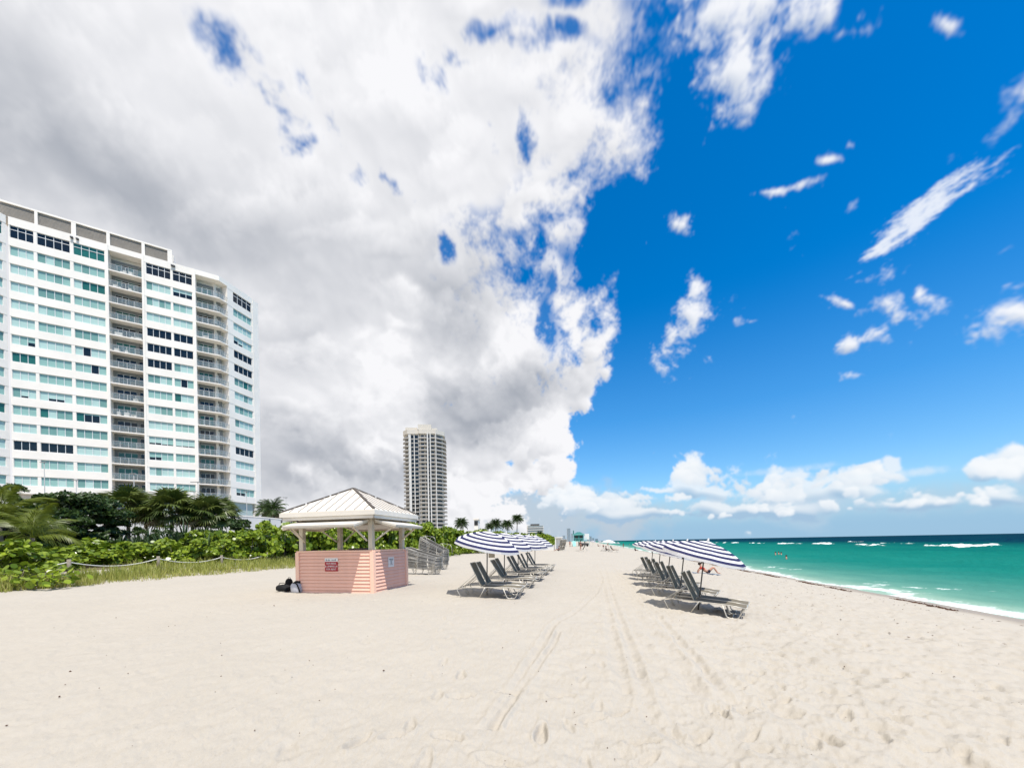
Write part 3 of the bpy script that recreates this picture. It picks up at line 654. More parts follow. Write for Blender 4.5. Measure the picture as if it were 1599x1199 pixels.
def condo():
    d0 = 62.8
    p1 = at(18, 757, d0)
    F = Face((p1.x, p1.y), math.radians(57.7))
    U = lambda x, y=600: F.hit(x, y)[0]
    sill0 = p1.z                                            # sill of the lowest row
    sill = [sill0 + k * FL for k in range(ROWS)]             # k = 0 lowest
    head = [s_ + 1.56 for s_ in sill]; head[-1] = sill[-1] + 2.05
    roof = sill[-1] + 3.35
    base = sill0 - 1.35
    b = thing('apartment_tower', 'long white apartment block with rows of aqua windows and stacked balconies', 'building', (p1.x, p1.y, 0))
    inv = Matrix.Translation(-Vector((p1.x, p1.y, 0)))
    def P_(name, mb, mats, parent=b, smooth=False):
        mb.v = [tuple(inv @ Vector(v)) for v in mb.v]; return part(name, mb, mats, parent, smooth)
    r = random.Random(3)
    wall = MB(); loggs = {'A': MB(), 'B': MB()}
    def pick(dark_p=.12, deep=.1):
        x = r.random()
        return M['dark_glass'] if x < dark_p else M['deep_glass'] if x < dark_p + deep else M['teal_glass2'] if x < .45 + dark_p else M['teal_glass'] if x < .85 else M['teal_glass3']
    def window(Fc, u0, u1, z0, z1, n, mats, half=None, transom=False):
        """frame with n panes set back in the opening"""
        fr = MB(); w = (u1 - u0) / n
        for k in range(n + 1):
            c = u0 + k * w; Fc.box(fr, max(u0, c - .035), min(u1, c + .035), z0, z1, -.20, -.13)
        Fc.box(fr, u0 + .036, u1 - .036, z0 + .002, z0 + .06, -.199, -.131); Fc.box(fr, u0 + .036, u1 - .036, z1 - .06, z1 - .002, -.199, -.131)
        zt = z0 + (z1 - z0) * .68
        if transom: Fc.box(fr, u0 + .036, u1 - .036, zt - .04, zt + .04, -.198, -.132)
        w_ = P_('window', fr, M['frame'])
        for k in range(n):
            pm = MB(); Fc.box(pm, u0 + k * w + .03, u0 + (k + 1) * w - .03, z0 + .01, z1 - .01, -.25, -.205)
            mt = mats[k % len(mats)]
            P_('pane', pm, mt, w_)
            if half and k in half:                            # blind stops short: dark opening below
                hm = MB(); Fc.box(hm, u0 + k * w + .04, u0 + (k + 1) * w - .04, z0 + .065, z0 + .065 + half[k], -.204, -.196); P_('pane', hm, M['dark_glass'], w_)
    # dark windows where the photograph has them: (row from the top, group)
    dark = {(0, 0): 1, (0, 1): 1, (0, 2): 2, (0, 3): 1, (0, 4): 1, (0, 5): 1, (4, 3): 1, (4, 4): 1, (5, 3): 1, (5, 4): 1, (6, 3): 1, (12, 0): 1, (12, 1): 1, (4, 5): 1, (5, 5): 1, (11, 5): 1}
    halves = {(6, 0): {2: .6}, (7, 2): {2: .15}, (9, 1): {1: .4, 2: .4}, (9, 0): {1: .3}, (1, 4): {0: .8, 1: .8, 2: .8}, (11, 3): {0: .3, 1: .35, 2: .2, 3: .2}, (12, 3): {0: .5, 1: .55}, (14, 3): {2: .7, 3: .7}, (14, 5): {0: .6, 1: .6}, (11, 4): {0: .15, 1: .2, 2: .2}, (3, 5): {0: .7, 1: .4}, (10, 2): {1: 1.2, 2: 1.2}}
    def strip(Fc, groups, u0, u1, gid0):
        """a section of spandrels, piers and windows"""
        for k in range(ROWS + 1):
            z0 = base if k == 0 else head[k - 1]; z1 = sill[k] if k < ROWS else roof
            Fc.box(wall, u0, u1, z0, z1, -.3, 0)
        for k in range(ROWS):
            edges = [u0] + [e for g in groups for e in g[:2]] + [u1]
            for a, c in zip(edges[::2], edges[1::2]):
                if c - a > .01: Fc.box(wall, a, c, sill[k], head[k], -.3, -.03)
            rt = ROWS - 1 - k
            for gi, (a, c, n) in enumerate(groups):
                key = (rt, gid0 + gi)
                base_m = pick(0, .06)
                ms = [M['dark_glass']] * n if dark.get(key) == 1 else [M['deep_glass'] if rt == 0 else base_m if r.random() < .72 else pick(.04, .05) for _ in range(n)]
                window(Fc, a, c, sill[k], head[k], n, ms, halves.get(key), rt == 0)
        Fc.box(wall, u0, u1, base, roof - .05, -12, -.301)
    pier = MB()
    # left section
    xs = [(19, 56, 3), (61.5, 112.5, 4), (118, 166.5, 4)]
    strip(F, [(U(a), U(c), n) for a, c, n in xs], U(17), U(168), 0)
    # middle section
    strip(F, [(U(231), U(269), 4), (U(272.5), U(302.5), 3)], U(228), U(303.5), 3)
    # fins
    for a, c in ((168, 172.5), (224.5, 228), (303.5, 308)): F.box(pier, U(a), U(c), base - 2, roof - .02, -2.2, .12)
    # end face, turned 43 degrees
    uc = U(345); pc = F.P(uc, 0, 0)
    E = Face((pc.x, pc.y), math.radians(14.2)); V = lambda x, y=600: E.hit(x, y)[0]
    strip(E, [(V(366.5), V(394.5), 4)], V(357.5), V(396), 5)
    E.box(pier, V(396), V(404.5), 0, roof - .3, -12, .06)
    # balcony stacks
    def balcony_bay(Fc, u0, u1, col, wrap=None):
        for k in range(ROWS):
            z0 = sill[k] - 1.0; z1 = z0 + FL
            sl = MB(); Fc.box(sl, u0, u1, z0 - .22, z0 - .02, -1.85, .04)
            bal = P_('balcony', sl, M['white'])
            if wrap: sl = MB(); E.box(sl, .03, wrap, z0 - .221, z0 - .021, -1.6, .03); P_('balcony_return', sl, M['white'], bal)
            rl = MB()
            Fc.box(rl, u0, u1, z0 + 1.0, z0 + 1.05, -.06, 0)
            n = 4
            for j in range(n + 1):
                c = u0 + (u1 - u0) * j / n; Fc.box(rl, max(u0, c - .03), min(u1, c + .03), z0 - .02, z0 + 1.0, -.06, -.01)
            if wrap:
                E.box(rl, .05, wrap, z0 + 1.0, z0 + 1.05, -.06, 0); E.box(rl, wrap * .5, wrap * .5 + .06, z0 - .02, z0 + 1.0, -.06, -.01)
            P_('railing', rl, M['rail'], bal)
            for j in range(n):
                a = u0 + (u1 - u0) * j / n + .035; c = u0 + (u1 - u0) * (j + 1) / n - .035
                gp = MB(); Fc.box(gp, a, c, z0 + .08, z0 + .96, -.045, -.025); P_('rail_panel', gp, M['rail_glass'], bal)
            if wrap: gp = MB(); E.box(gp, .06, wrap - .02, z0 + .08, z0 + .96, -.045, -.025); P_('rail_panel', gp, M['rail_glass'], bal)
            # furniture shade behind the rail: low table and chairs, plain shapes
            if r.random() < .75:
                fm = MB()
                for j in range(r.randint(2, 4)):
                    c = u0 + (u1 - u0) * r.uniform(.08, .75); Fc.box(fm, c, c + r.uniform(.4, .8), z0 - .018, z0 + r.uniform(.4, .85), -1.2, -.5)
                P_('balcony_furniture', fm, M[r.choice(['dark_metal', 'offwhite', 'dark_metal'])], bal)
            w = u1 - u0
            top = min(z1 - .45, z0 + 2.25)
            ms = [M['dark_glass']] * 3 if r.random() < .40 else [M['deep_glass']] * 3 if r.random() < .8 else [M['deep_glass'], M['dark_glass'], M['deep_glass']]
            back = Face(tuple(Fc.P(0, -1.6, 0))[:2], 0); back.u = Fc.u; back.n = Fc.n
            a0, a1, b0, b1 = (.10, .70, .79, .98) if col == 'A' else (.04, .62, .72, .90)
            window(back, u0 + w * a0, u0 + w * a1, z0, top, 3, ms)
            window(back, u0 + w * b0, u0 + w * b1, z0, top, 1, [r.choice([M['dark_glass'], M['deep_glass'], M['dark_glass']])])
            # wall left around the two openings
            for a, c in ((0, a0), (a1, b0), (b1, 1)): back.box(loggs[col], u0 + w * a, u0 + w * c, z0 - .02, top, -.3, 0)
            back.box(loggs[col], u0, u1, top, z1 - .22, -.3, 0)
        Fc.box(wall, u0, u1, base, roof - .05, -12, -1.95)
        Fc.box(wall, u0, u1, head[-1] + .35, roof, -1.85, 0)
    balcony_bay(F, U(172.5), U(224.5), 'A')
    balcony_bay(F, U(308), uc + .02, 'B', wrap=V(357.5))
    E.box(wall, 0.02, V(357.5), head[-1] + .351, roof - .003, -1.8, -.01); E.box(wall, 0.3, V(357.5), base, head[-1] + .35, -10, -1.62)
    # round ventilation discs on the return wall beside the corner balconies are small shadows only
    # wing to the left, turning towards the camera
    Lw = Face((p1.x, p1.y), math.radians(14.2)); Lw.p = Lw.p - Lw.u * 12.0 - F.u * .1
    strip(Lw, [(.6, 3.4, 3), (3.8, 7.4, 4), (8.2, 11.6, 4)], 0, 12.0, 20)
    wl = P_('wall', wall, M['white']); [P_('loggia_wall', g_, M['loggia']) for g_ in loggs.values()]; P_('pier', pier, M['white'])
    # roof screen of tan louvers between white posts
    ut = [U(0), U(56.5), U(61.5), U(114), U(121.5), U(169), U(174.5), U(224), U(229), U(264.5), U(272)]
    sc_ = MB(); ztop = roof + 2.35
    F.box(sc_, ut[0], ut[-1], ztop, ztop + .28, -.75, -.35)
    for a, c in ((ut[1], ut[2]), (ut[3], ut[4]), (ut[5], ut[6]), (ut[7], ut[8]), (ut[9], ut[10])): F.box(sc_, a, c, roof, ztop, -.75, -.36)
    F.box(sc_, ut[0], ut[-1], roof - .04, ztop - .1, -9, -1.4)
    rs = P_('roof_screen', sc_, M['white'])
    for a, c in ((ut[0], ut[1]), (ut[2], ut[3]), (ut[4], ut[5]), (ut[6], ut[7]), (ut[8], ut[9])):
        lm = MB(); F.box(lm, a, c, roof + .1, ztop, -.70, -.62, 1)
        for j in range(11): z = roof + .12 + j * (ztop - roof - .14) / 11; F.box(lm, a + .02, c - .02, z, z + .12, -.615, -.55)
        P_('louver_panel', lm, [M['louver'], M['louver_dark']], rs)
    # ground storeys: pale glass wall, dark drive-through, white plinth
    for Fc, a, c, zz, dd in ((F, U(60), U(168), 1.9, 1.0), (F, U(228), U(303), 2.2, 1.0), (E, V(366), V(394), 2.6, .9)):
        lo = MB(); Fc.box(lo, a, c, base - zz, base - .01, -dd, -dd + .4); P_('lobby_glazing', lo, M['lobby_glass'])
    pl = MB(); F.box(pl, U(17), uc, 0, base - 2.25, -12, -.4); E.box(pl, 0.3, V(396), 0, base - 2.62, -11, -.45); F.box(pl, U(17), uc - 1, base - 2.24, base - .02, -12, -1.6)
    P_('plinth', pl, M['offwhite'])
    for x in (110, 119, 270, 267):
        u, z = F.hit(x, 362 + (x - 100) * .28); lm = MB(); F.box(lm, u, u + .35, roof - .75, roof - .5, .001, .3); P_('floodlight', lm, M['dark_metal'])
    return b
condo()

M['tan'] = mat('tan_concrete', (.47, .45, .415), .8, .3, var=.1, vscale=.1)
def far_tower():
    D = 268.; px = lambda x: (x - 664.5) * D / FPX
    c = at(664.5, 848, D); n_fl = 27; top = at(664, 679, D).z; fl = (top - 2) / n_fl
    ang = math.atan2(c.x, c.y)
    t = thing('beach_tower', 'slim cream high-rise of stacked balconies rising behind the thatch of hedge and kiosk', 'building', (c.x, c.y, 0), -ang * .6)
    t['label'] = 'slim cream high-rise with many stacked balconies rising behind the kiosk and hedge'
    core = MB(); poly = [(-13.2, 3), (-10, -1), (-2, -1.4), (-2, -2.6), (8, -2.6), (13.0, 2), (13.0, 16), (-13.2, 16)]
    core.prism(poly, 0, top)
    part('wall', core, M['cream'], t)
    cr = MB(); cr.prism([(-14.3, 2.6), (-11, -2.0), (-3, -2.3), (-3, -3.6), (8.6, -3.6), (14.3, 2), (14.3, 17), (-14.3, 17)], top + .01, top + 3.0)
    cr.box(-3.6, 5.6, -2.6, 9, top + 3.01, top + 6.6); cr.box(-12.5, -4.5, .6, 9, top + 3.01, top + 5.2); cr.box(5.7, 9.5, -1, 8, top + 3.01, top + 4.6)
    part('roof_crown', cr, M['cream'], t)
    # balcony slabs, one ring for each floor, with a thin parapet rail
    slab = MB()
    def ring(pl, h0, h1): slab.prism(pl, h0, h1)
    left = [(-14.6, 3.2), (-14.1, .6), (-12.4, -1.9), (-9.9, -2.6), (-9.9, -.9), (-13.0, 3.2)]
    mid = [(-3.1, -2.3), (-3.1, -3.9), (1.9, -4.3), (2.1, -2.55)]
    mid = [(-3.1, -3.9), (2.4, -4.2), (2.4, -2.55), (-2.05, -2.55), (-3.1, -2.3)]
    right = [(5.0, -4.2), (8.8, -4.0), (13.9, .4), (15.2, 3.0), (15.2, 12), (12.9, 12), (12.9, 2.2), (8.1, -2.55), (5.0, -2.55)]
    for pl in (left, mid, right):
        ring(pl, 0, .28); 
        cx = sum(p[0] for p in pl) / len(pl); cy = sum(p[1] for p in pl) / len(pl)
    for pl in (left[:4], mid[:2], right[:5]):
        for a, b2 in zip(pl[:-1], pl[1:]): slab.bar((a[0] * .985, a[1] * .97, .74), (b2[0] * .985, b2[1] * .97, .74), .12, .46)
    me = slab.mesh('balcony_ring', M['tan'])
    wins = [(-12.6, .9, -.9, 1.6, 50), (-7.6, -1.28, 1.7, 1.9, 0), (-5.0, -1.4, 2.6, 1.9, 0), (-.6, -2.61, 2.1, 1.9, 0), (1.9, -2.61, 1.0, 1.9, 0), (3.9, -2.61, 1.1, 2.1, 0), (6.3, -2.61, 2.0, 1.9, 0)]
    wmesh = {}
    for k in range(n_fl):
        z = 1.5 + k * fl
        link('balcony', me, t, (0, 0, z))
        for i, (x, y, w, h, a) in enumerate(wins[1:]):
            if i not in wmesh: mb = MB(); mb.box(-w / 2, w / 2, -.06, .3, .45, .45 + h); wmesh[i] = mb.mesh('window', M['dark_glass'])
            link('window', wmesh[i], t, (x, y, z + .1))
        for i, (x, y, w, a) in enumerate([(-11.6, .98, 3.6, -51), (10.4, -.42, 4.6, 42.5), (13.02, 6.5, 5.0, 90)]):
            kk = 10 + i
            if kk not in wmesh: mb = MB(); mb.box(-w / 2, w / 2, -.08, .3, .45, 2.4); wmesh[kk] = mb.mesh('window', M['dark_glass'])
            link('window', wmesh[kk], t, (x, y, z + .1), (0, 0, math.radians(a)))
    pm = {}
    for x, y, w in ((-9.4, -1.5, 1.7), (-6.3, -1.5, .55), (-3.4, -1.6, .5), (2.9, -4.25, .8), (4.75, -4.25, .6), (8.5, -3.9, .45)):
        mb = MB(); mb.box(-w / 2, w / 2, -.35, .9, 0, top + .3); part('pier', mb, M['offwhite'], t, loc=(x, y, 0))
far_tower()

def small_building(name, label, x0, x1, ytop, D, storeys, wallm, winm, depth=14, crown=True, rows_bands=True):
    a, b2 = at(x0, 848, D), at(x1, 848, D); w = (b2 - a).length; top = at((x0 + x1) / 2, ytop, D).z
    t = thing(name, label, 'building', ((a.x + b2.x) / 2, D, 0))
    mb = MB(); mb.box(-w / 2, w / 2, 0, depth, 0, top); part('wall', mb, wallm, t)
    h = top / storeys
    for k in range(storeys):
        mb = MB(); mb.box(-w / 2 + w * .03, w / 2 - w * .03, -.12, .2, k * h + h * .38, k * h + h * .86); part('window', mb, winm, t)
        if rows_bands: mb = MB(); mb.box(-w / 2 - .2, w / 2 + .2, -w * .03, 0, k * h + h * .02, k * h + h * .3); part('balcony', mb, M['offwhite'], t)
    if crown: mb = MB(); mb.box(-w * .28, w * .26, 2, depth - 2, top + .01, top * 1.1); part('roof_house', mb, M['dark_metal'], t)
    else: mb = MB(); mb.box(-w / 2 - .3, w / 2 + .3, -.4, depth, top + .01, top + .5); part('roof', mb, wallm, t)
    return t
M['glass_far'] = mat('far_window_glass', (.10, .16, .19), .2, .5)
small_building('mid_rise_hotel', 'low wide hotel with dark rooftop box beyond the coconut palms', 824, 849, 820.5, 420, 8, M['cream'], M['glass_far'])
small_building('white_house', 'small white block peeping over the hedge top', 741, 747, 811, 150, 3, M['white'], M['dark_glass'], 8, False, False)
M['far_haze'] = mat('far_haze_wall', (.40, .46, .52), .6, .4, var=.1, vscale=.02)  # distance haze over the skyline put into the wall colour
small_building('skyline_tower', 'tallest thin grey tower on the far hazy skyline beside the lifeguard hut', 886.3, 891, 825, 1900, 30, M['far_haze'], M['glass_far'], 20, False, False)
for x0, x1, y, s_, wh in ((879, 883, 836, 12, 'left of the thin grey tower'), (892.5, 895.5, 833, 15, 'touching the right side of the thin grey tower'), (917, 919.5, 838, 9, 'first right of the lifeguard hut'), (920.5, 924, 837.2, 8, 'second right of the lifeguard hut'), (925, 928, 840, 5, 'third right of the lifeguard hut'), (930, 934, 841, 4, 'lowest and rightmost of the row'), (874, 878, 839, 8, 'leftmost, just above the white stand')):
    o = small_building('skyline_block', f'pale distant block on the far skyline, {wh}', x0, x1, y, 2000 + 37 * (x0 - 870), s_, M['far_haze'], M['glass_far'], 20, False, False); o['group'] = 'blocks of the far skyline'
# ---------------------------------------------------------------- kiosk
def superell(mb, c, r, e=.5, n=14, k=9, m=0, squash=None):
    f = lambda w, p: math.copysign(abs(w) ** p, w)
    vs = []
    for i in range(k + 1):
        a = -PI / 2 + PI * i / k
        for j in range(n):
            b = 2 * PI * j / n; x = f(math.cos(a), e) * f(math.cos(b), e); y = f(math.cos(a), e) * f(math.sin(b), e); z = f(math.sin(a), e)
            p = [c[0] + r[0] * x, c[1] + r[1] * y, c[2] + r[2] * z]
            if squash: p = squash(p)
            vs.append(p)
    mb._add(vs, [(i * n + j, i * n + (j + 1) % n, (i + 1) * n + (j + 1) % n, (i + 1) * n + j) for i in range(k) for j in range(n)], m)
    return mb
def text_mesh(name, s, size, material, extrude=.001):
    cu = bpy.data.curves.new(name, 'FONT'); cu.body = s; cu.size = size; cu.align_x = 'CENTER'; cu.align_y = 'CENTER'; cu.extrude = extrude
    o = bpy.data.objects.new(name, cu); C.objects.link(o); bpy.context.view_layer.update()
    me = bpy.data.meshes.new_from_object(o.evaluated_get(bpy.context.evaluated_depsgraph_get())); me.name = name
    bpy.data.objects.remove(o); bpy.data.curves.remove(cu)
    me.materials.clear(); me.materials.append(material); return me
M['pink'] = mat('pink_painted_board', (.93, .56, .43), .7, .3, var=.17, vscale=1.3, bump=.2, bscale=14)
M['pink_trim'] = mat('pink_painted_trim', (.94, .60, .455), .7, .3, var=.06, vscale=2)
M['kiosk_wood'] = mat('whitewashed_timber', (.64, .57, .45), .75, .3, var=.14, vscale=3, bump=.25, bscale=20)
M['roof_metal'] = mat('cream_roof_metal', (.72, .67, .59), .5, .4, var=.08, vscale=1.2)
M['roof_seam'] = mat('roof_seam_grey', (.36, .33, .30), .55, .4)
M['hip_dark'] = mat('weathered_hip_cap', (.09, .075, .065), .7, .3)
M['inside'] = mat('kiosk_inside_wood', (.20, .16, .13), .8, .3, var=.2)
M['sign_red'] = mat('sign_red', (.36, .015, .025), .5, .4)
M['sign_white'] = mat('sign_white', (.74, .73, .71), .5, .4)
M['ink'] = mat('sign_ink', (.16, .16, .17), .6, .3)
KX, KY, KH = 1.46, 1.10, 1.41
def kiosk():
    B_ = bl(-7.04, 11.6); rz = -(TH + math.radians(1.8))
    c = B_ + Matrix.Rotation(rz, 3, 'Z') @ Vector((-KX, KY, 0))
    t = thing('beach_kiosk', 'pink clapboard beach kiosk with cream hipped roof and propped-open shutters', 'kiosk', (c.x, c.y, -.03), rz)
    n = 12; h = KH / n; r = random.Random(5)
    lens = {}
    for face in range(4):
        hx, hy = (KX, KY) if face % 2 == 0 else (KY, KX)
        mb = MB(); L = hx - .06
        mb.hexa([(-L, -.042, 0), (L, -.042, 0), (L, .02, 0), (-L, .02, 0), (-L, -.012, h - .009), (L, -.012, h - .009), (L, .02, h - .009), (-L, .02, h - .009)])
        me = mb.mesh('board', M['pink'])
        for k in range(n):
            q = Matrix.Rotation(face * PI / 2, 3, 'Z') @ Vector((0, -hy, k * h))
            link('board', me, t, q, (r.uniform(-.004, .004), 0, face * PI / 2 + r.uniform(-.0012, .0012)))
    for sx in (-1, 1):
        for sy in (-1, 1):
            mb = MB(); mb.box(-.068, .068, -.068, .068, -.05, KH); part('corner_board', mb, M['pink_trim'], t, loc=(sx * (KX - .005), sy * (KY - .005), 0))
            mb = MB(); mb.box(-.075, .075, -.075, .075, KH + .052, 2.62); part('post', mb, M['kiosk_wood'], t, loc=(sx * (KX - .10), sy * (KY - .10), 0))
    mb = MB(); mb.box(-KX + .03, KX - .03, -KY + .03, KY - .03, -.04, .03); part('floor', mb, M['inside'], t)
    for sx, sy, a, b2 in ((0, -1, KX, .17), (0, 1, KX, .17), (-1, 0, .17, KY - .345), (1, 0, .17, KY - .345)):
        mb = MB(); mb.box(-a - (.04 if sy else 0), a + (.04 if sy else 0), -b2, b2, KH + .002, KH + .05)
        part('counter', mb, M['pink_trim'], t, loc=(sx * (KX - .13), sy * (KY - .13), 0))
    for s_ in (-1, 1):
        mb = MB(); mb.box(-KX + .2, KX - .2, -.05, .05, 2.42, 2.62); part('beam', mb, M['kiosk_wood'], t, loc=(0, s_ * (KY - .10), 0))
        mb = MB(); mb.box(-.05, .05, -KY + .2, KY - .2, 2.42, 2.62); part('beam', mb, M['kiosk_wood'], t, loc=(s_ * (KX - .10), 0, 0))
    # roof
    ox, oy = KX + .33, KY + .38; z0, za = 2.78, 3.72
    rf = MB(); ap = (0, 0, za); cs = [(-ox, -oy, z0), (ox, -oy, z0), (ox, oy, z0), (-ox, oy, z0)]
    rf._add(cs + [ap] + [(x, y, z - .03) for x, y, z in cs], [(0, 1, 4), (1, 2, 4), (2, 3, 4), (3, 0, 4), (8, 7, 6, 5), (0, 5, 6, 1), (1, 6, 7, 2), (2, 7, 8, 3), (3, 8, 5, 0)], 0)
    roof = part('roof', rf, M['roof_metal'], t)
    for a, b2 in ((-1, -1), (1, -1), (1, 1), (-1, 1)):
        mb = MB()
        for k in range(3):                                    # hip caps come in lengths
            f0, f1 = k / 3 + .012, (k + 1) / 3 - .012
            mb.bar(Vector((a * ox * (1 - f0), b2 * oy * (1 - f0), z0 + (za - z0) * f0 + .022)), Vector((a * ox * (1 - f1), b2 * oy * (1 - f1), z0 + (za - z0) * f1 + .022)), .075, .035)
        part('hip_cap', mb, M['hip_dark'] if not (a == -1 and b2 == 1) else M['hip_dark'], roof)
    for face in range(4):
        w, d = (ox, oy) if face % 2 == 0 else (oy, ox); R_ = Matrix.Rotation(face * PI / 2, 3, 'Z')
        for k in range(1, 10):
            x = -w + 2 * w * k / 10; f = 1 - abs(x) / w
            if f < .05: continue
            p0 = R_ @ Vector((x, -d, z0 + .012)); p1 = R_ @ Vector((x, -d + d * f * .97, z0 + (za - z0) * f * .97 + .012))
            mb = MB(); mb.bar(p0, p1, .022, .035); part('seam', mb, M['roof_seam'], roof)
    for face in range(4):
        w, d = (ox, oy) if face % 2 == 0 else (oy, ox)
        mb = MB(); mb.box(-w - (.03 if face % 2 == 0 else -.002), w + (.03 if face % 2 == 0 else -.002), -d - .03, -d, z0 - .17, z0 - .032)
        mb.box(-w + .02, w - .02, -d + .02, -d + .06, z0 - .28, z0 - .171)
        part('fascia', mb, M['roof_metal'], t, rot=(0, 0, face * PI / 2))
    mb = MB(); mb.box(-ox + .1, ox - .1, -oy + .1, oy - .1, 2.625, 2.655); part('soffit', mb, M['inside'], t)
    # shutters, hinged at the beam and propped out
    for face in range(4):
        w, d = (KX, KY) if face % 2 == 0 else (KY, KX); L = w - .12; out = .80
        a = Vector((0, -d - .02, 2.46)); b2 = Vector((0, -d - out, 2.27)); sl = (b2 - a).normalized(); up = Vector((1, 0, 0)).cross(sl).normalized()
        if up.z < 0: up = -up
        mb = MB(); P = lambda x, q, k: Vector((x, 0, 0)) + q + up * k
        mb.hexa([P(-L, b2, -.03), P(L, b2, -.03), P(L, a, -.03), P(-L, a, -.03), P(-L, b2, .03), P(L, b2, .03), P(L, a, .03), P(-L, a, .03)])
        sh = part('shutter', mb, M['roof_metal'], t, rot=(0, 0, face * PI / 2))
        fr = MB()
        for x in (-L + .04, L - .04): fr.bar(P(x, a + sl * .02, -.055), P(x, b2 - sl * .02, -.055), .06, .045)
        fr.bar(P(-L + .08, b2 - sl * .04, -.055), P(L - .08, b2 - sl * .04, -.055), .06, .045)
        part('shutter_frame', fr, M['kiosk_wood'], sh)
        for s_ in (-1, 1):
            mb = MB(); mb.bar((s_ * (L - .12), -d + .05, 1.78), (s_ * (L - .20), -d - .62, 2.26), .05, .045); part('prop', mb, M['kiosk_wood'], t, rot=(0, 0, face * PI / 2))
    # back counter and boxes inside, dark under the roof
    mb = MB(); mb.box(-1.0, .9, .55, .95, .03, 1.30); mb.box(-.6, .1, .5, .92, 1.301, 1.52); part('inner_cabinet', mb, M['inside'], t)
    # signs
    sg = MB(); sg.box(-.25, .25, -.012, 0, 0, .33); s1 = part('red_sign', sg, M['sign_red'], t, loc=(-.10, -KY - .03, .76))
    sg = MB(); sg.box(-.255, .255, -.012, 0, .332, .45); part('sign_strip', sg, M['sign_white'], s1)
    for i, s_ in enumerate(('SUN BEDS', '& UMBRELLA', 'FOR RENT')):
        link('lettering', text_mesh('lettering', s_, .085, M['sign_white']), s1, (0, -.015, .265 - i * .098), (PI / 2, 0, 0))
    ink = MB(); rr = random.Random(2)
    for x in range(9):
        if x != 4: ink.box(-.21 + x * .046, -.21 + x * .046 + rr.uniform(.02, .036), -.0145, -.0125, .36, .36 + rr.uniform(.03, .055))
    stuff(part('strip_lettering', ink, M['ink'], s1))
    sg = MB(); sg.box(-.19, .19, -.01, 0, 0, .36); s2 = part('paper_notice', sg, M['sign_white'], t, loc=(KX + .03, -.02, .83), rot=(0, 0, PI / 2))
    ink = MB()
    for i, (w, z, hh) in enumerate(((.14, .27, .03), (.10, .225, .022), (.05, .185, .02), (.06, .15, .016), (.05, .12, .016), (.10, .08, .014))): ink.box(-w, w, -.0125, -.0105, z, z + hh)
    stuff(part('lettering', ink, M['ink'], s2))
kiosk()
# bags at its corner
M['black_cloth'] = mat('black_cloth', (.012, .012, .013), .85, .3, var=.3, vscale=12, bump=.4, bscale=25)
M['grey_cloth'] = mat('pale_grey_cloth', (.50, .50, .54), .85, .2, var=.15, vscale=9, bump=.4, bscale=22)
def bags():
    p = ground(443.5, 923); t = thing('duffel_bag', 'flat black duffel bag lying by the kiosk corner', 'bag', p, -.25)
    mb = MB(); superell(mb, (0, 0, .13), (.26, .17, .115), .55, 20, 10, squash=lambda q: [q[0], q[1], max(0, q[2]) * (1 - .25 * (q[0] / .26 + .3) ** 2)]); part('body', mb, M['black_cloth'], t, True)
    mb = MB(); mb.tube([(-.18, -.05, .22), (-.12, -.06, .30), (.05, -.06, .31), (.12, -.05, .25)], .012); part('handle', mb, M['black_cloth'], t, True)
    p = ground(451.5, 921); t = thing('backpack', 'upright rounded black backpack standing behind the duffel bag', 'bag', p, .1)
    mb = MB(); superell(mb, (0, 0, .21), (.125, .11, .22), .7, 18, 12, squash=lambda q: [q[0] * (1 - .18 * max(0, q[2] - .25) / .25), q[1], max(0, q[2])]); part('body', mb, M['black_cloth'], t, True)
    mb = MB(); superell(mb, (0, -.11, .15), (.09, .05, .1), .6); part('pocket', mb, M['black_cloth'], t, True)
    mb = MB(); mb.tube([(-.04, .03, .41), (-.03, .03, .46), (.03, .03, .46), (.04, .03, .41)], .01); part('handle', mb, M['black_cloth'], t, True)
    p = ground(464, 924.5); t = thing('tote_bag', 'pale grey bag with black strap slumped against the pink kiosk wall', 'bag', p, -.3)
    mb = MB(); superell(mb, (0, 0, .14), (.20, .14, .20), .65, 18, 10, squash=lambda q: [q[0] + .25 * q[2] * -.3, q[1], max(0, q[2])]); part('body', mb, M['grey_cloth'], t, True)
    mb = MB(); mb.tube([(-.12, -.05, .27), (-.02, -.1, .36), (.12, -.12, .30), (.19, -.1, .12), (.2, -.08, .02)], .022); part('strap', mb, M['black_cloth'], t, True)
    mb = MB(); superell(mb, (.02, .02, .35), (.12, .08, .06), .8); part('rolled_towel', mb, M['black_cloth'], t, True)
bags()

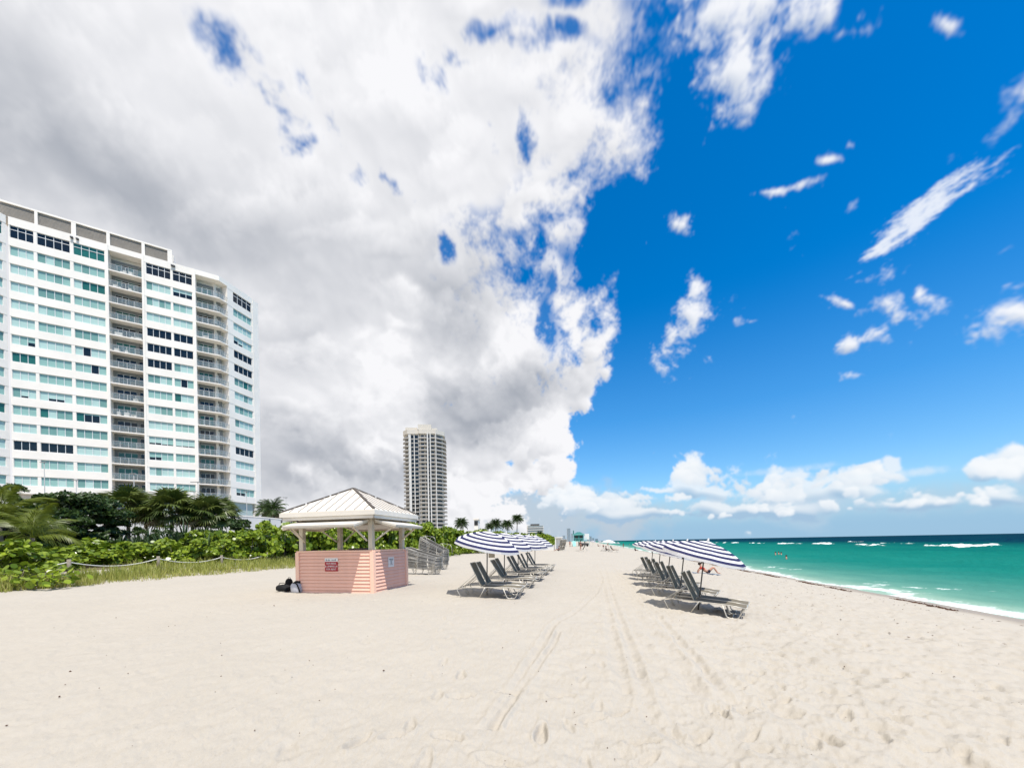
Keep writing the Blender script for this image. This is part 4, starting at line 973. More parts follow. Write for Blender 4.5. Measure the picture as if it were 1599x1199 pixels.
# ---------------------------------------------------------------- loungers
M['tube'] = mat('silver_tube', (.60, .57, .51), .40, .5, metal=.4, var=.15, vscale=6)
M['sling'] = mat('grey_sling_fabric', (.175, .152, .11), .75, .3, var=.18, vscale=4, bump=.5, bscale=90)
M['sling_edge'] = mat('sling_hem', (.16, .163, .15), .75, .3)
LW = .32; SH = .33
def fillet(pts, r=.05, n=4):
    P = [Vector(p) for p in pts]; out = [P[0]]
    for a, b2, c in zip(P[:-2], P[1:-1], P[2:]):
        u = (a - b2); v = (c - b2); k = min(r, u.length * .45, v.length * .45); u.normalize(); v.normalize()
        p0, p1 = b2 + u * k, b2 + v * k
        out += [(p0 * (1 - s_) + b2 * s_) * (1 - s_) + (b2 * (1 - s_) + p1 * s_) * s_ for s_ in [i / n for i in range(n + 1)]]
    return out + [P[-1]]
def sheet(a, b2, w, sag, nx=10, ny=4, th=.006):
    """woven sling stretched from a to b across 2w, sagging a little"""
    a, b2 = Vector(a), Vector(b2); d = (b2 - a); nrm = Vector((0, 1, 0)).cross(d.normalized()); 
    if nrm.z < 0: nrm = -nrm
    mb = MB(); vs = []
    for s_ in (0, 1):
        for i in range(nx + 1):
            for j in range(ny + 1):
                y = -w + 2 * w * j / ny; k = i / nx
                vs.append(a + d * k + Vector((0, y, 0)) - nrm * (sag * (1 - (y / w) ** 2) * math.sin(PI * k) ** .6 if 0 < k < 1 else 0) - nrm * th * s_)
    n1 = (nx + 1) * (ny + 1); fs = []
    for i in range(nx):
        for j in range(ny):
            q = (i * (ny + 1) + j, (i + 1) * (ny + 1) + j, (i + 1) * (ny + 1) + j + 1, i * (ny + 1) + j + 1); fs += [q, tuple(n1 + x for x in q[::-1])]
    mb._add(vs, fs, 0); return mb
LM = {}
def lounger_meshes():
    for s_ in (-1, 1):
        y = s_ * LW
        mb = MB(); mb.tube(fillet([(-.93, y, SH - .02), (-.25, y, SH), (.60, y, SH), (.97, y, SH - .03)], .08), .0135, 6); LM['side_rail', s_] = mb.mesh('side_rail', M['tube'], True)
        mb = MB(); mb.tube(fillet([(.96, y, SH - .04), (.90, y, SH - .10), (.80, y * .98, .014), (.56, y * .98, .014), (.44, y, SH - .01)], .06), .0135, 6); LM['front_leg', s_] = mb.mesh('leg', M['tube'], True)
        mb = MB(); mb.tube(fillet([(-.92, y, SH - .02), (-.78, y * .98, .014), (-.75, y * .98, .014), (-.70, y * .98, .014)], .03), .0135, 6)
        mb = MB(); mb.tube(fillet([(-.93, y, SH - .02), (-.96, y, SH - .08), (-.82, y * .98, .012)], .04), .0135, 6); LM['rear_leg', s_] = mb.mesh('leg', M['tube'], True)
        mb = MB(); mb.tube(fillet([(-.10, y, SH), (-.28, y * .98, .012)], .04), .0135, 6); mb.v = mb.v; LM['mid_leg', s_] = mb.mesh('leg', M['tube'], True)
    mb = MB(); mb.tube([(.97, -LW, SH - .03), (.97, LW, SH - .03)], .0125, 6); LM['foot_bar'] = mb.mesh('foot_bar', M['tube'], True)
    mb = MB(); mb.tube([(-.935, -LW, SH - .03), (-.935, LW, SH - .03)], .0125, 6); LM['rear_bar'] = mb.mesh('rear_bar', M['tube'], True)
    mb = MB(); mb.tube([(.68, -LW * .98, .02), (.68, LW * .98, .02)], .011, 6); LM['stretcher'] = mb.mesh('stretcher', M['tube'], True)
    LM['seat'] = sheet((-.22, 0, SH + .008), (.95, 0, SH - .018), LW - .012, .022).mesh('seat', M['sling'], True)
def back_meshes(deg, key):
    a = math.radians(deg); hz = Vector((-.22, 0, SH + .012)); d = Vector((-math.cos(a), 0, math.sin(a))); L = .78
    LM['backrest', key] = sheet(hz + d * .02, hz + d * L, LW - .03, .02).mesh('backrest', M['sling'], True)
    mb = MB(); y = LW - .022
    mb.tube(fillet([hz + Vector((0, -y, 0)), hz + d * L + Vector((0, -y, 0)), hz + d * L + Vector((0, y, 0)), hz + Vector((0, y, 0))], .05), .0125, 6)
    LM['back_frame', key] = mb.mesh('back_frame', M['tube'], True)
    if deg > 10:
        top = hz + d * L * .55
        for s_ in (-1, 1):
            mb = MB(); mb.tube([top + Vector((0, s_ * (y - .01), 0)), (-.90, s_ * (y - .01), SH - .02)], .010, 6); LM['support', key, s_] = mb.mesh('back_support', M['tube'], True)
lounger_meshes(); back_meshes(62, 'up'); back_meshes(58, 'up2'); back_meshes(65, 'up3'); back_meshes(1.5, 'flat')
M['tube_stack'] = mat('stack_contrast_rail', (.33, .325, .31), .5, .4, var=.25, vscale=5)  # stack-only rail tone; bright stripes between dark gaps put into its colour
M['sling_gap_shade'] = mat('gap_shade_sling', (.06, .055, .045), .8, .2, var=.2, vscale=4)  # darker stack copy of the sling; shade of the gaps put into its colour
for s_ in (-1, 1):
    mb = MB(); mb.tube([(-.93, s_ * LW, SH - .01), (.97, s_ * LW, SH - .01)], .021, 6); LM['stack_rail', s_] = mb.mesh('side_rail', M['tube_stack'], True)
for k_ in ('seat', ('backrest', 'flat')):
    m_ = LM[k_].copy(); m_.materials.clear(); m_.materials.append(M['sling_gap_shade']); LM['dark', k_] = m_
def lounger(loc, rz, label, group, key='up', roll=0, pitch=0, legs=True, stacked=False):
    t = thing('sun_lounger', label, 'sun lounger', loc, rz, group)
    if pitch or roll: t.rotation_euler = (roll, pitch, rz)
    for s_ in (-1, 1):
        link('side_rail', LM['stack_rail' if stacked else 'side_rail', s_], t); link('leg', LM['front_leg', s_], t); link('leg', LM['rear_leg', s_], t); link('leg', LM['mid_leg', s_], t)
        if ('support', key, s_) in LM: link('back_support', LM['support', key, s_], t)
    for k in ('foot_bar', 'rear_bar', 'stretcher'): link(k, LM[k], t)
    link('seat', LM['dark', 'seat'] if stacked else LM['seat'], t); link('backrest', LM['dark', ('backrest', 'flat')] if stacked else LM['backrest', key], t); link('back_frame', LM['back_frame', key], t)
    return t
ORD = ['nearest', 'second', 'third', 'fourth', 'farthest']
rl = random.Random(11)
for k in range(5):
    for j, side in enumerate(('nearer', 'farther')):
        l_, t_ = -2.93 + rl.uniform(-.05, .05), 11.27 + 2.6 * k + .74 * j
        p = bl(l_, t_, gz(*bl(l_, t_)[:2]) - .008)
        lounger(p, -TH + math.radians(1 + rl.uniform(-3, 3)), f'{side} grey sling lounger under the {ORD[k]} umbrella of the row on the kiosk side', 'loungers of the kiosk-side row', rl.choice(['up', 'up', 'up2', 'up3']))
    a = math.radians(-21)
    for j, side in enumerate(('nearer', 'farther')):
        l_, t_ = 2.98 + .30 * j + .06 * k, 11.05 + 2.55 * k + .70 * j
        p = bl(l_, t_); z = gz(p.x, p.y) - .008
        lounger(Vector((p.x, p.y, z)), -TH + a + math.radians(rl.uniform(-2, 2)), f'{side} grey sling lounger under the {ORD[k]} umbrella of the row by the sea', 'loungers of the seaward row', rl.choice(['up', 'up3', 'up']), pitch=math.radians(4.2))

# two stacks of folded loungers beside the kiosk
NUM = ['bottom', 'second', 'third', 'fourth', 'fifth', 'sixth', 'seventh', 'eighth', 'ninth', 'tenth', 'eleventh', 'twelfth', 'thirteenth', 'fourteenth', 'fifteenth', 'sixteenth']
def stack(px, py, n, dz, dtilt, name, head):
    g = ground(px, py)
    for k in range(n):
        tl = math.radians(1.0 + k * dtilt)
        z = k * dz
        lab = f'folded grey lounger, {"topmost" if k == n - 1 else NUM[k] + " from the bottom" if k else "lowest"} of the {name}'
        o = lounger(Vector((g.x + rl.uniform(-.02, .02), g.y + rl.uniform(-.03, .03), g.z - .01 + z + math.sin(tl) * .80)), head + rl.uniform(-.015, .015), lab, f'loungers in the {name}', 'flat', pitch=tl, stacked=True)
    return g
stack(660.5, 896, 14, .05, 1.0, 'front stack by the kiosk', -TH - .18)
g2 = stack(676, 888, 16, .066, 1.55, 'taller rear stack by the kiosk', -TH - .22)
# loose leg hoops standing on the rear stack
def hoops():
    for i, (px, py, lab) in enumerate(((667, 846, 'pair of bent silver leg hoops standing on the high end of the rear stack'), (693, 858, 'pair of bent silver leg hoops standing on the low end of the rear stack'))):
        p = at(px, py, g2.y); t = thing('leg_hoops', lab, 'chair frame', p, -TH - .3)
        for k in (0, 1):
            mb = MB(); mb.tube(fillet([(-.24, 0, -.08), (-.15, 0, .30), (.06, 0, .36), (.22, 0, .22), (.26, 0, -.26)], .09), .013, 6); part('hoop', mb, M['tube'], t, True, loc=(.16 * k, .62 * k - .3, .04 - .06 * k))
        mb = MB(); mb.tube([(.06, -.3, .40), (.22, .32, .34)], .010, 6); part('cross_bar', mb, M['tube'], t, True)
hoops()

# ---------------------------------------------------------------- umbrellas
M['canvas_white'] = mat('white_canvas', (.72, .72, .73), .8, .2, var=.05, vscale=3, trans=.22)
M['canvas_navy'] = mat('navy_canvas', (.022, .024, .085), .8, .2, var=.15, vscale=3, trans=.12)
M['pole'] = mat('grey_pole', (.13, .12, .11), .5, .4, metal=.3, var=.2, vscale=5)
M['card'] = mat('beige_card', (.50, .44, .34), .7, .3, var=.1, vscale=8)
UM = {}
def umbrella_meshes(R_=1.08, rise=.44):
    n = 8; nb = 11; sub = 4
    prof_ = lambda k: (R_ * math.sin(k * .95) / math.sin(.95), rise * (1 - .55 * (1 - math.cos(k * .95)) / (1 - math.cos(.95)) - .45 * k))
    def pt(k, u):          # k radial 0..1, u across the panel 0..1
        r_, z = prof_(k); a0, a1 = -PI / n, PI / n
        p0 = Vector((r_ * math.cos(a0), r_ * math.sin(a0), z)); p1 = Vector((r_ * math.cos(a1), r_ * math.sin(a1), z))
        q = p0.lerp(p1, u); q.z -= .014 * math.sin(PI * u) * k; return q
    mb = MB(); ks = [i / (nb) for i in range(nb + 1)]; ks[0] = .02
    vs = []; fs = []; ms = []
    for i in range(nb):
        for j in range(sub):
            a, b2, c, d = pt(ks[i], j / sub), pt(ks[i + 1], j / sub), pt(ks[i + 1], (j + 1) / sub), pt(ks[i], (j + 1) / sub)
            mb._add([a, b2, c, d], [(0, 1, 2, 3)], 0 if i % 2 == 0 and i != nb - 1 or i == 0 else 1) if False else mb._add([a, b2, c, d], [(0, 1, 2, 3)], 1 if (nb - 1 - i) % 2 == 0 and i > 0 else 0)
    for j in range(sub):   # short white valance
        a, b2 = pt(1, j / sub), pt(1, (j + 1) / sub); d1 = .055 + .02 * math.sin(PI * (j) / sub); d2 = .055 + .02 * math.sin(PI * (j + 1) / sub)
        o = lambda p, k: Vector((p.x * 1.012, p.y * 1.012, p.z - k)); mb._add([a, o(a, d1), o(b2, d2), b2], [(0, 1, 2, 3)], 0)
    UM['panel'] = mb.mesh('canopy_panel', [M['canvas_white'], M['canvas_navy']], True)
    mb = MB(); pts = []
    for i in range(7):
        r_, z = prof_(i / 6); pts.append(Vector((r_ * math.cos(PI / n), r_ * math.sin(PI / n), z - .012)))
    mb.tube(pts, .006, 5); UM['rib'] = mb.mesh('rib', M['pole'], True)
    r_, z = prof_(.55); mb = MB(); mb.tube([(0, 0, -.12), (r_ * math.cos(PI / n), r_ * math.sin(PI / n), z - .02)], .005, 5); UM['strut'] = mb.mesh('strut', M['pole'], True)
    mb = MB(); mb.lathe([(.0, rise + .09), (.02, rise + .07), (.028, rise + .02), (.05, rise - .005), (.0, rise - .01)], 10); UM['finial'] = mb.mesh('finial', M['canvas_white'], True)
    mb = MB(); mb.tube([(0, 0, -.20), (0, 0, rise)], .017, 8); UM['mast'] = mb.mesh('mast', M['pole'], True)
umbrella_meshes()
def umbrella(base, label, group, tilt=13, toward=-6, hz=1.42, lean=(0, 0), card=False, spin=0):
    t = thing('beach_umbrella', label, 'umbrella', base, -TH, group)
    head = Vector((lean[0], lean[1], hz))
    mb = MB(); mb.tube([(0, 0, -.05), tuple(head - Vector((0, 0, .12)))], .019, 8); part('pole', mb, M['pole'], t, True)
    rot = Matrix.Rotation(math.radians(tilt), 4, 'Y') @ Matrix.Rotation(math.radians(-toward), 4, 'X')
    for k in range(8):
        m = Matrix.Translation(head) @ rot @ Matrix.Rotation(spin + k * PI / 4 + PI / 8, 4, 'Z')
        o = link('canopy_panel', UM['panel'], t); o.matrix_local = m
        o = link('rib', UM['rib'], t); o.matrix_local = m
        o = link('strut', UM['strut'], t); o.matrix_local = m
    for nme in ('finial', 'mast'): o = link(nme, UM[nme], t); o.matrix_local = Matrix.Translation(head) @ rot
    if card:
        mb = MB(); mb.box(-.10, .10, -.008, .008, -.20, .0); mb.box(-.07, .07, -.011, -.0085, -.165, -.04)
        cd = part('number_card', mb, M['card'], t, loc=(.17, .03, hz - .20))
        mb = MB(); mb.tube([(0, 0, 0), (-.15, -.02, .06)], .004, 4); part('cord', mb, M['pole'], cd)
    return t
for k in range(5):
    l_, t_ = -3.16 + rl.uniform(-.06, .06), 11.75 + 2.6 * k; p = bl(l_, t_); p.z = gz(p.x, p.y)
    umbrella(p, f'{ORD[k]} navy and white striped umbrella of the row on the kiosk side', 'umbrellas of the kiosk-side row', tilt=11 + rl.uniform(-2, 2), toward=rl.uniform(-5, -2), hz=1.56, lean=(.03, .02), card=k in (0, 1, 3), spin=rl.uniform(-.1, .1))
    l_, t_ = 2.95 + .06 * k, 11.5 + 2.55 * k; p = bl(l_, t_); p.z = gz(p.x, p.y)
    umbrella(p, f'{ORD[k]} navy and white striped umbrella of the row by the sea', 'umbrellas of the seaward row', tilt=15.5 + rl.uniform(-2, 2), toward=rl.uniform(-7, -3), hz=1.47, lean=(.17, .02), spin=rl.uniform(-.1, .1))
# ---------------------------------------------------------------- vegetation
M['grape_leaf'] = leaf_mat('sea_grape_leaf', (.065, .125, .008), (.30, .38, .03), .22, .28)
M['dark_leaf'] = leaf_mat('evergreen_and_silhouette_leaf', (.022, .045, .010), (.06, .105, .022), .25, .4)
M['palm_leaf'] = leaf_mat('palm_leaf', (.05, .08, .014), (.17, .20, .045), .25, .4, dry=(.30, .24, .12))
M['coco_leaf'] = leaf_mat('coconut_leaf', (.045, .08, .010), (.22, .25, .03), .35, .4, dry=(.34, .28, .12))
M['grass'] = leaf_mat('dune_grass', (.22, .27, .04), (.50, .48, .14), .45, .6, dry=(.42, .35, .19))
M['yucca'] = leaf_mat('yucca_leaf', (.04, .075, .03), (.10, .15, .07), .2, .45)
M['bark'] = mat('grey_bark', (.20, .17, .14), .9, .2, var=.4, vscale=6, bump=.6, bscale=15)
M['palm_bark'] = mat('palm_trunk', (.22, .18, .14), .9, .2, var=.4, vscale=8, bump=.6, bscale=12)
def leaf_cloud(r, pts, nrm, size, shape, curl=.25, jitter=.8):
    """many small leaf blades: pts (n,3), nrm (n,3); returns verts, quads-as-tris idx, tint"""
    n = len(pts); up = np.array([0, 0, 1.]); nr = nrm + jitter * r.normal(size=(n, 3)); nr /= np.linalg.norm(nr, axis=1)[:, None]
    a = np.cross(nr, r.normal(size=(n, 3))); a /= np.linalg.norm(a, axis=1)[:, None]; b = np.cross(nr, a)
    s_ = size * r.uniform(.65, 1.2, n)
    if shape == 'round': base = [(-1, 0, 0), (-.72, -.72, .10), (0, -1, .16), (.72, -.72, .10), (.92, 0, 0), (.72, .72, .10), (0, 1, .16), (-.72, .72, .10)]; tris = [(0, 1, 2), (0, 2, 4), (2, 3, 4), (0, 4, 6), (4, 5, 6), (0, 6, 7)]
    elif shape == 'oval': base = [(-1.1, 0, 0), (-.2, -.55, .12), (1.1, 0, -.1), (-.2, .55, .12)]; tris = [(0, 1, 2), (0, 2, 3)]
    base = np.array(base); 
    V = pts[:, None, :] + s_[:, None, None] * (base[None, :, 0:1] * a[:, None, :] + base[None, :, 1:2] * b[:, None, :] + base[None, :, 2:3] * curl * 2 * nr[:, None, :])
    k = len(base); idx = (np.arange(n)[:, None, None] * k + np.array(tris)[None]).reshape(-1)
    return V.reshape(-1, 3), idx, np.repeat(np.clip(r.random(n) ** 1.7 * .8 + .2 * (nr[:, 2] > 0), 0, .84), k)  # upward leaves lighter, more dark ones for deep gaps: light put into tint
def lumps(r, n, half, h):
    """centres and radii of foliage masses that make an uneven mound"""
    out = []
    for _ in range(n):
        x, y = r.uniform(-half[0], half[0]), r.uniform(-half[1], half[1]); e = 1 - .45 * (abs(x) / half[0]) ** 3
        rad = r.uniform(.45, .85); z = r.uniform(.25, .98) * h * e - rad * .6
        out.append((x, y, max(z, .3), rad))
    return out
def lump_points(r, L, per):
    P, N = [], []
    for x, y, z, rad in L:
        d = r.normal(size=(per, 3)); d /= np.linalg.norm(d, axis=1)[:, None]; d[:, 2] = np.abs(d[:, 2]) * .95 + d[:, 2] * .05 - .12
        q = d * rad * r.uniform(.72, 1.06, per)[:, None] * np.array([1.05, 1.05, .85]); P.append(q + (x, y, z)); N.append(d * .85 + np.array([.1, -.22, .5]))
    P = np.concatenate(P); N = np.concatenate(N); N /= np.linalg.norm(N, axis=1)[:, None]
    k = P[:, 2] > .05
    return P[k], N[k]
def stems(r, L, mb, base_spread=.5):
    for x, y, z, rad in L[::2]:
        b0 = Vector((x * base_spread + r.normal() * .1, y * base_spread + r.normal() * .1, -.15)); m = Vector((x * .8, y * .8, z * .5)) + Vector(r.normal(size=3) * .08)
        mb.tube([b0, m, Vector((x, y, z))], [.04, .028, .012], 5)
SHR = []
def grape_variant(seed, h, half, nl, per, size):
    r = np.random.default_rng(seed); L = lumps(r, nl, half, h); P, N = lump_points(r, L, per)
    V, idx, tint = leaf_cloud(r, P, N, size, 'round')
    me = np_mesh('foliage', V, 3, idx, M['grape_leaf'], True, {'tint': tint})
    mb = MB(); stems(r, L, mb); return me, mb.mesh('stems', M['bark'], True), L
for i in range(5): SHR.append(grape_variant(40 + i, 2.5, (2.2, 1.6), 28, 74, .13))
def shrub(l_, t_, h, var, rz, label, group, wide=1.0, z=None):
    p = bl(l_, t_); s_ = h / 2.5; z = gz(p.x, p.y) if z is None else z
    t = thing('sea_grape_shrub', label, 'shrub', (p.x, p.y, z - .05), rz, group)
    f, st, _ = SHR[var]; a = link('foliage', f, t); b2 = link('stems', st, t)
    for o in (a, b2): o.scale = (wide * (.6 + .4 * s_), wide * (.6 + .4 * s_), s_)
    return t
rv = random.Random(8)
LBL = 'round-leaved sea grape shrub in the hedge behind the rope fence and kiosk'; GR = 'sea grape hedge'
# hedge marching up the beach: (t, l of its front, height)
def hedge_h(t): return np.interp(t, [8, 14, 19, 24, 28, 34, 40, 48, 60, 90, 140, 220], [1.9, 1.9, 1.9, 2.1, 3.0, 3.7, 4.0, 4.2, 4.3, 4.6, 4.8, 5.0])
def hedge_l(t): return np.interp(t, [8, 16, 22, 26, 32, 40, 60, 100, 220], [-23.8, -26.6, -27.4, -26.2, -24.6, -23.6, -22.0, -20.0, -18.5])
t_ = 24.0
while t_ < 210:
    for row in range(2 if t_ < 60 else 1):
        h = float(hedge_h(t_)) * rv.uniform(.86, 1.12) * (1 + .10 * row)
        shrub(float(hedge_l(t_)) - 1.3 - row * 2.6 + rv.uniform(-.4, .4), t_ + rv.uniform(-.5, .5), h, rv.randrange(5), rv.uniform(0, 6.3), LBL, GR, 1.0 if t_ < 60 else 1.5)
    t_ += 2.5 if t_ < 60 else 4.5 if t_ < 110 else 8
for l_, tt, h, w, wh in ((-17.5, 38.0, 1.3, .8, 'nearest'), (-18.6, 43, 1.8, .9, 'second'), (-18.4, 48.5, 1.6, .9, 'third'), (-17.8, 57, 1.9, 1, 'fourth'), (-17.6, 68, 2.0, 1.1, 'fifth'), (-17.2, 80, 2.2, 1.2, 'farthest')):
    shrub(l_, tt, h, rv.randrange(5), rv.uniform(0, 6), f'{wh} of the low round-leaved shrubs at the foot of the hedge beyond the stacks', 'low shrubs in front of the hedge', w)
# the low sea grapes at the left, in front of the palms
for (px, d, h, lab) in ((8, 19.8, 1.7, 'nearest sea grape shrub with large round leaves at the left edge of the sand'), (75, 23.0, 1.8, 'sea grape shrub below the drooping coconut fronds'), (175, 27.0, 2.0, 'sea grape shrub behind the rope between the first two posts'),
                        (125, 28.5, 2.2, 'sea grape shrub in shade under the dark broadleaf tree'), (232, 29.5, 1.8, 'sea grape shrub left of the yucca clump'), (-60, 17, 1.9, 'sea grape shrub running out of view at the left edge'), (-20, 25, 2.0, 'sea grape shrub behind the nearest one at the left edge')):
    q = at(px, 848, d); l_, tt = to_lt(q.x, q.y); shrub(l_, tt, h, rv.randrange(5), rv.uniform(0, 6), lab, 'low sea grapes at the left', 1.15)
# hand-sized leaves that can be told apart on the nearest bush
def big_leaves():
    r = np.random.default_rng(77); q = at(14, 900, 15.9); l0, t0 = to_lt(q.x, q.y); p = bl(l0, t0); z0 = gz(p.x, p.y)
    t = thing('sea_grape_bush', 'low front bush of big single round leaves spilling onto the sand at lower left', 'shrub', (p.x, p.y, z0))
    mb = MB(); L = [(x, y, z, .3) for x, y, z in zip(r.uniform(-1.7, 1.9, 16), r.uniform(-.3, 1.4, 16), r.uniform(.25, .9, 16))]; stems(r, L, mb, .7); part('stems', mb, M['bark'], t, True)
    ms = []
    for k in range(4):
        V, idx, _ = leaf_cloud(np.random.default_rng(k), np.zeros((1, 3)), np.array([[0, 0, 1.]]), .125, 'round', .22 + .1 * k, 0)
        ms.append(np_mesh('leaf', V, 3, idx, M['grape_leaf'], True, {'tint': np.full(len(V), [.15, .4, .65, .82][k])}))
    for i in range(290):
        x = r.uniform(-2.0, 2.2); y = r.uniform(-.5, 1.2); top = .95 * (1 - .35 * abs(x) / 2.2) * (.35 + .65 * np.clip((y + .5) / .9, 0, 1))
        z = top * r.uniform(.12, 1.05)
        o = link('leaf', ms[r.integers(4)], t, (x, y - .15 * r.random(), z), (r.normal() * .55 + .45, r.normal() * .55, r.uniform(0, 6.3))); s_ = r.uniform(.75, 1.15); o.scale = (s_, s_, s_)
big_leaves()

# --- palms
def fan_frond(seed, rad=.85, petiole=.9, n=22):
    r = np.random.default_rng(seed); V, I, T = [], [], []
    def tri(a, b2, c, tt): k = len(V); V.extend([a, b2, c]); I.extend([k, k + 1, k + 2]); T.extend([tt] * 3)
    pe = MB(); hub = Vector((petiole, 0, .12))
    for (a, b2, w0, w1) in ((Vector((0, 0, 0)), Vector((petiole * .6, 0, .11)), .022, .016), (Vector((petiole * .6, 0, .11)), hub, .016, .010)):
        for s_ in (1,):
            y0, y1 = Vector((0, w0, 0)), Vector((0, w1, 0)); tri(a - y0, a + y0, b2 + y1, .3); tri(a - y0, b2 + y1, b2 - y1, .3); tri(a + Vector((0, 0, -w0)), a + Vector((0, 0, w0)), b2, .3)
    tint = r.uniform(0, .8)
    for k in range(n):
        a = -2.35 + 4.7 * (k + .5) / n; L = rad * (1 - .18 * abs(a / 2.35) ** 2) * r.uniform(.9, 1.05); w = .055
        d = Vector((math.cos(a), math.sin(a), 0)); s_ = Vector((-d.y, d.x, 0)); lift = .12 * math.cos(a)
        m1 = hub + d * L * .55 + Vector((0, 0, lift * .5 - .03)); tip = hub + d * L + Vector((0, 0, lift - .22 - .3 * r.random() * L))
        tt = float(np.clip(tint + r.normal() * .06, 0, .84))
        tri(hub, m1 - s_ * w, m1 + s_ * w + Vector((0, 0, .02)), tt); tri(m1 - s_ * w, tip, m1 + s_ * w + Vector((0, 0, .02)), tt)
    return np_mesh('frond', np.array([tuple(v) for v in V]), 3, np.array(I), M['palm_leaf'], False, {'tint': np.array(T)})
FAN = [fan_frond(k) for k in range(4)]
def dead(me):
    m = me.copy(); m.attributes['tint'].data.foreach_set('value', np.full(len(m.vertices), .95, np.float32)); return m
FAN_DEAD = [dead(FAN[0]), dead(FAN[2])]
def pinnate(seed, L=2.9, n=34):
    r = np.random.default_rng(seed); V, I, T = [], [], []
    def tri(a, b2, c, tt): k = len(V); V.extend([a, b2, c]); I.extend([k, k + 1, k + 2]); T.extend([tt] * 3)
    ax = lambda s_: Vector((L * s_ * (1 - .18 * s_ * s_), 0, L * (.30 * s_ - .62 * s_ ** 2.2)))
    tint = r.uniform(.1, .8)
    for k in range(8):
        a, b2 = ax(k / 8), ax((k + 1) / 8); w = Vector((0, .028 * (1 - k / 9), 0)); tri(a - w, a + w, b2, .75); tri(a - w, b2 + w * .8, b2 - w * .8, .75); u = Vector((0, 0, .02)); tri(a - u, a + u, b2, .75)
    for k in range(n):
        s_ = .10 + .9 * k / n; p = ax(s_); d = (ax(min(1, s_ + .02)) - ax(s_ - .02)).normalized(); ln = .72 * math.sin(PI * min(1, .18 + .82 * s_)) ** .6 * L / 2.9 * r.uniform(.85, 1.1) + .12
        for sd in (-1, 1):
            q = (d * .55 + Vector((0, sd * .8, -.12 - .35 * r.random()))).normalized(); m = p + q * ln * .5; tip = p + q * ln + Vector((0, 0, -.30 * ln)); w = d * .04
            tt = float(np.clip(tint + r.normal() * .10, 0, .84)); tri(p, m - w, m + w, tt); tri(m - w, tip, m + w, tt)
    return np_mesh('frond', np.array([tuple(v) for v in V]), 3, np.array(I), M['coco_leaf'], False, {'tint': np.array(T)})
PIN = [pinnate(60 + k) for k in range(4)]
PIN_SILHOUETTE = []  # frond copies for the far palms, silhouette darkness put into the leaf colour
for me_ in PIN:
    m_ = me_.copy(); m_.materials.clear(); m_.materials.append(M['dark_leaf']); PIN_SILHOUETTE.append(m_)
def trunk(h, r0, r1, lean, seed, name='trunk'):
    r = random.Random(seed); mb = MB(); n = 14
    mb.tube([(lean[0] * (k / n) ** 1.6, lean[1] * (k / n) ** 1.6, h * k / n - .3 * (k == 0)) for k in range(n + 1)], [(r0 + (r1 - r0) * k / n) * (1.05 if k % 2 else .95) for k in range(n + 1)], 9); return mb
def fan_palm(px, d, crown_y, label, s_=1.0, nf=30, seed=0, group='fan palms in front of the white building'):
    r = random.Random(seed); top = at(px, crown_y, d); z0 = gz(top.x, top.y); t = thing('fan_palm', label, 'palm', (top.x, top.y, z0), r.uniform(0, 6), group); h = top.z - z0
    part('trunk', trunk(h, .17, .13, (.0, .0), seed), M['palm_bark'], t, True)
    for k in range(nf):
        e = math.radians(78 - 118 * (k / (nf - 1)) ** .9); az = k * 2.399 + r.uniform(-.2, .2); dd = e < math.radians(-28) and r.random() < .65
        o = link('frond', r.choice(FAN_DEAD if dd else FAN), t, (0, 0, h + .05), (r.uniform(-.25, .25), -e, az)); q = s_ * r.uniform(.85, 1.12); o.scale = (q, q, q)
def coco_palm(p, z0, h, label, s_=1.0, nf=18, seed=0, lean=(.2, 0), group=None, dark=False):
    r = random.Random(seed); t = thing('coconut_palm', label, 'palm', (p.x, p.y, z0), 0, group)
    part('trunk', trunk(h, .16, .10, lean, seed), M['palm_bark'], t, True)
    for k in range(nf):
        e = math.radians(80 - 105 * (k / (nf - 1))); az = k * 2.399 + r.uniform(-.25, .25)
        o = link('frond', r.choice(PIN_SILHOUETTE if dark else PIN), t, (lean[0], lean[1], h), (r.uniform(-.35, .35), -e, az)); q = s_ * r.uniform(.85, 1.1); o.scale = (q, q, q)
fan_palm(200, 38, 797, 'fan palm standing leftmost of the row before the white building', 1.55, 36, 1)
fan_palm(228, 40, 806, 'shorter fan palm leaning into the leftmost one of the row', 1.35, 30, 2)
fan_palm(268, 38, 800, 'full-crowned fan palm in the middle of the row before the white building', 1.6, 36, 3)
fan_palm(300, 41, 806, 'fan palm with hanging brown fronds right of the middle one', 1.4, 32, 4)
fan_palm(322, 39, 805, 'fan palm beside the dark round-crowned tree', 1.45, 32, 5)
fan_palm(345, 42, 806, 'fan palm half behind the dark round-crowned tree', 1.4, 30, 6)
p = at(48, 848, 21.5); coco_palm(p, gz(p.x, p.y), at(48, 840, 21.5).z - gz(p.x, p.y), 'low coconut palm with arching yellow-green fronds at the left', .85, 13, 11, (.1, 0))
p = at(2, 848, 24); coco_palm(p, gz(p.x, p.y), at(0, 812, 24).z - gz(p.x, p.y), 'coconut palm cut by the left edge, fronds rising above the shrubs', 1.15, 13, 12, (-.1, 0))
p = at(425, 848, 72); coco_palm(p, 2.0, at(425, 797, 72).z - 2.0, 'dark coconut palm beside the right end of the white building', 1.15, 26, 13, (.1, 0), None, True)
p = at(414, 848, 76); coco_palm(p, 2.0, at(414, 800, 76).z - 2.0, 'shorter dark palm touching the right end of the white building', 1.0, 22, 14, (.1, 0), None, True)
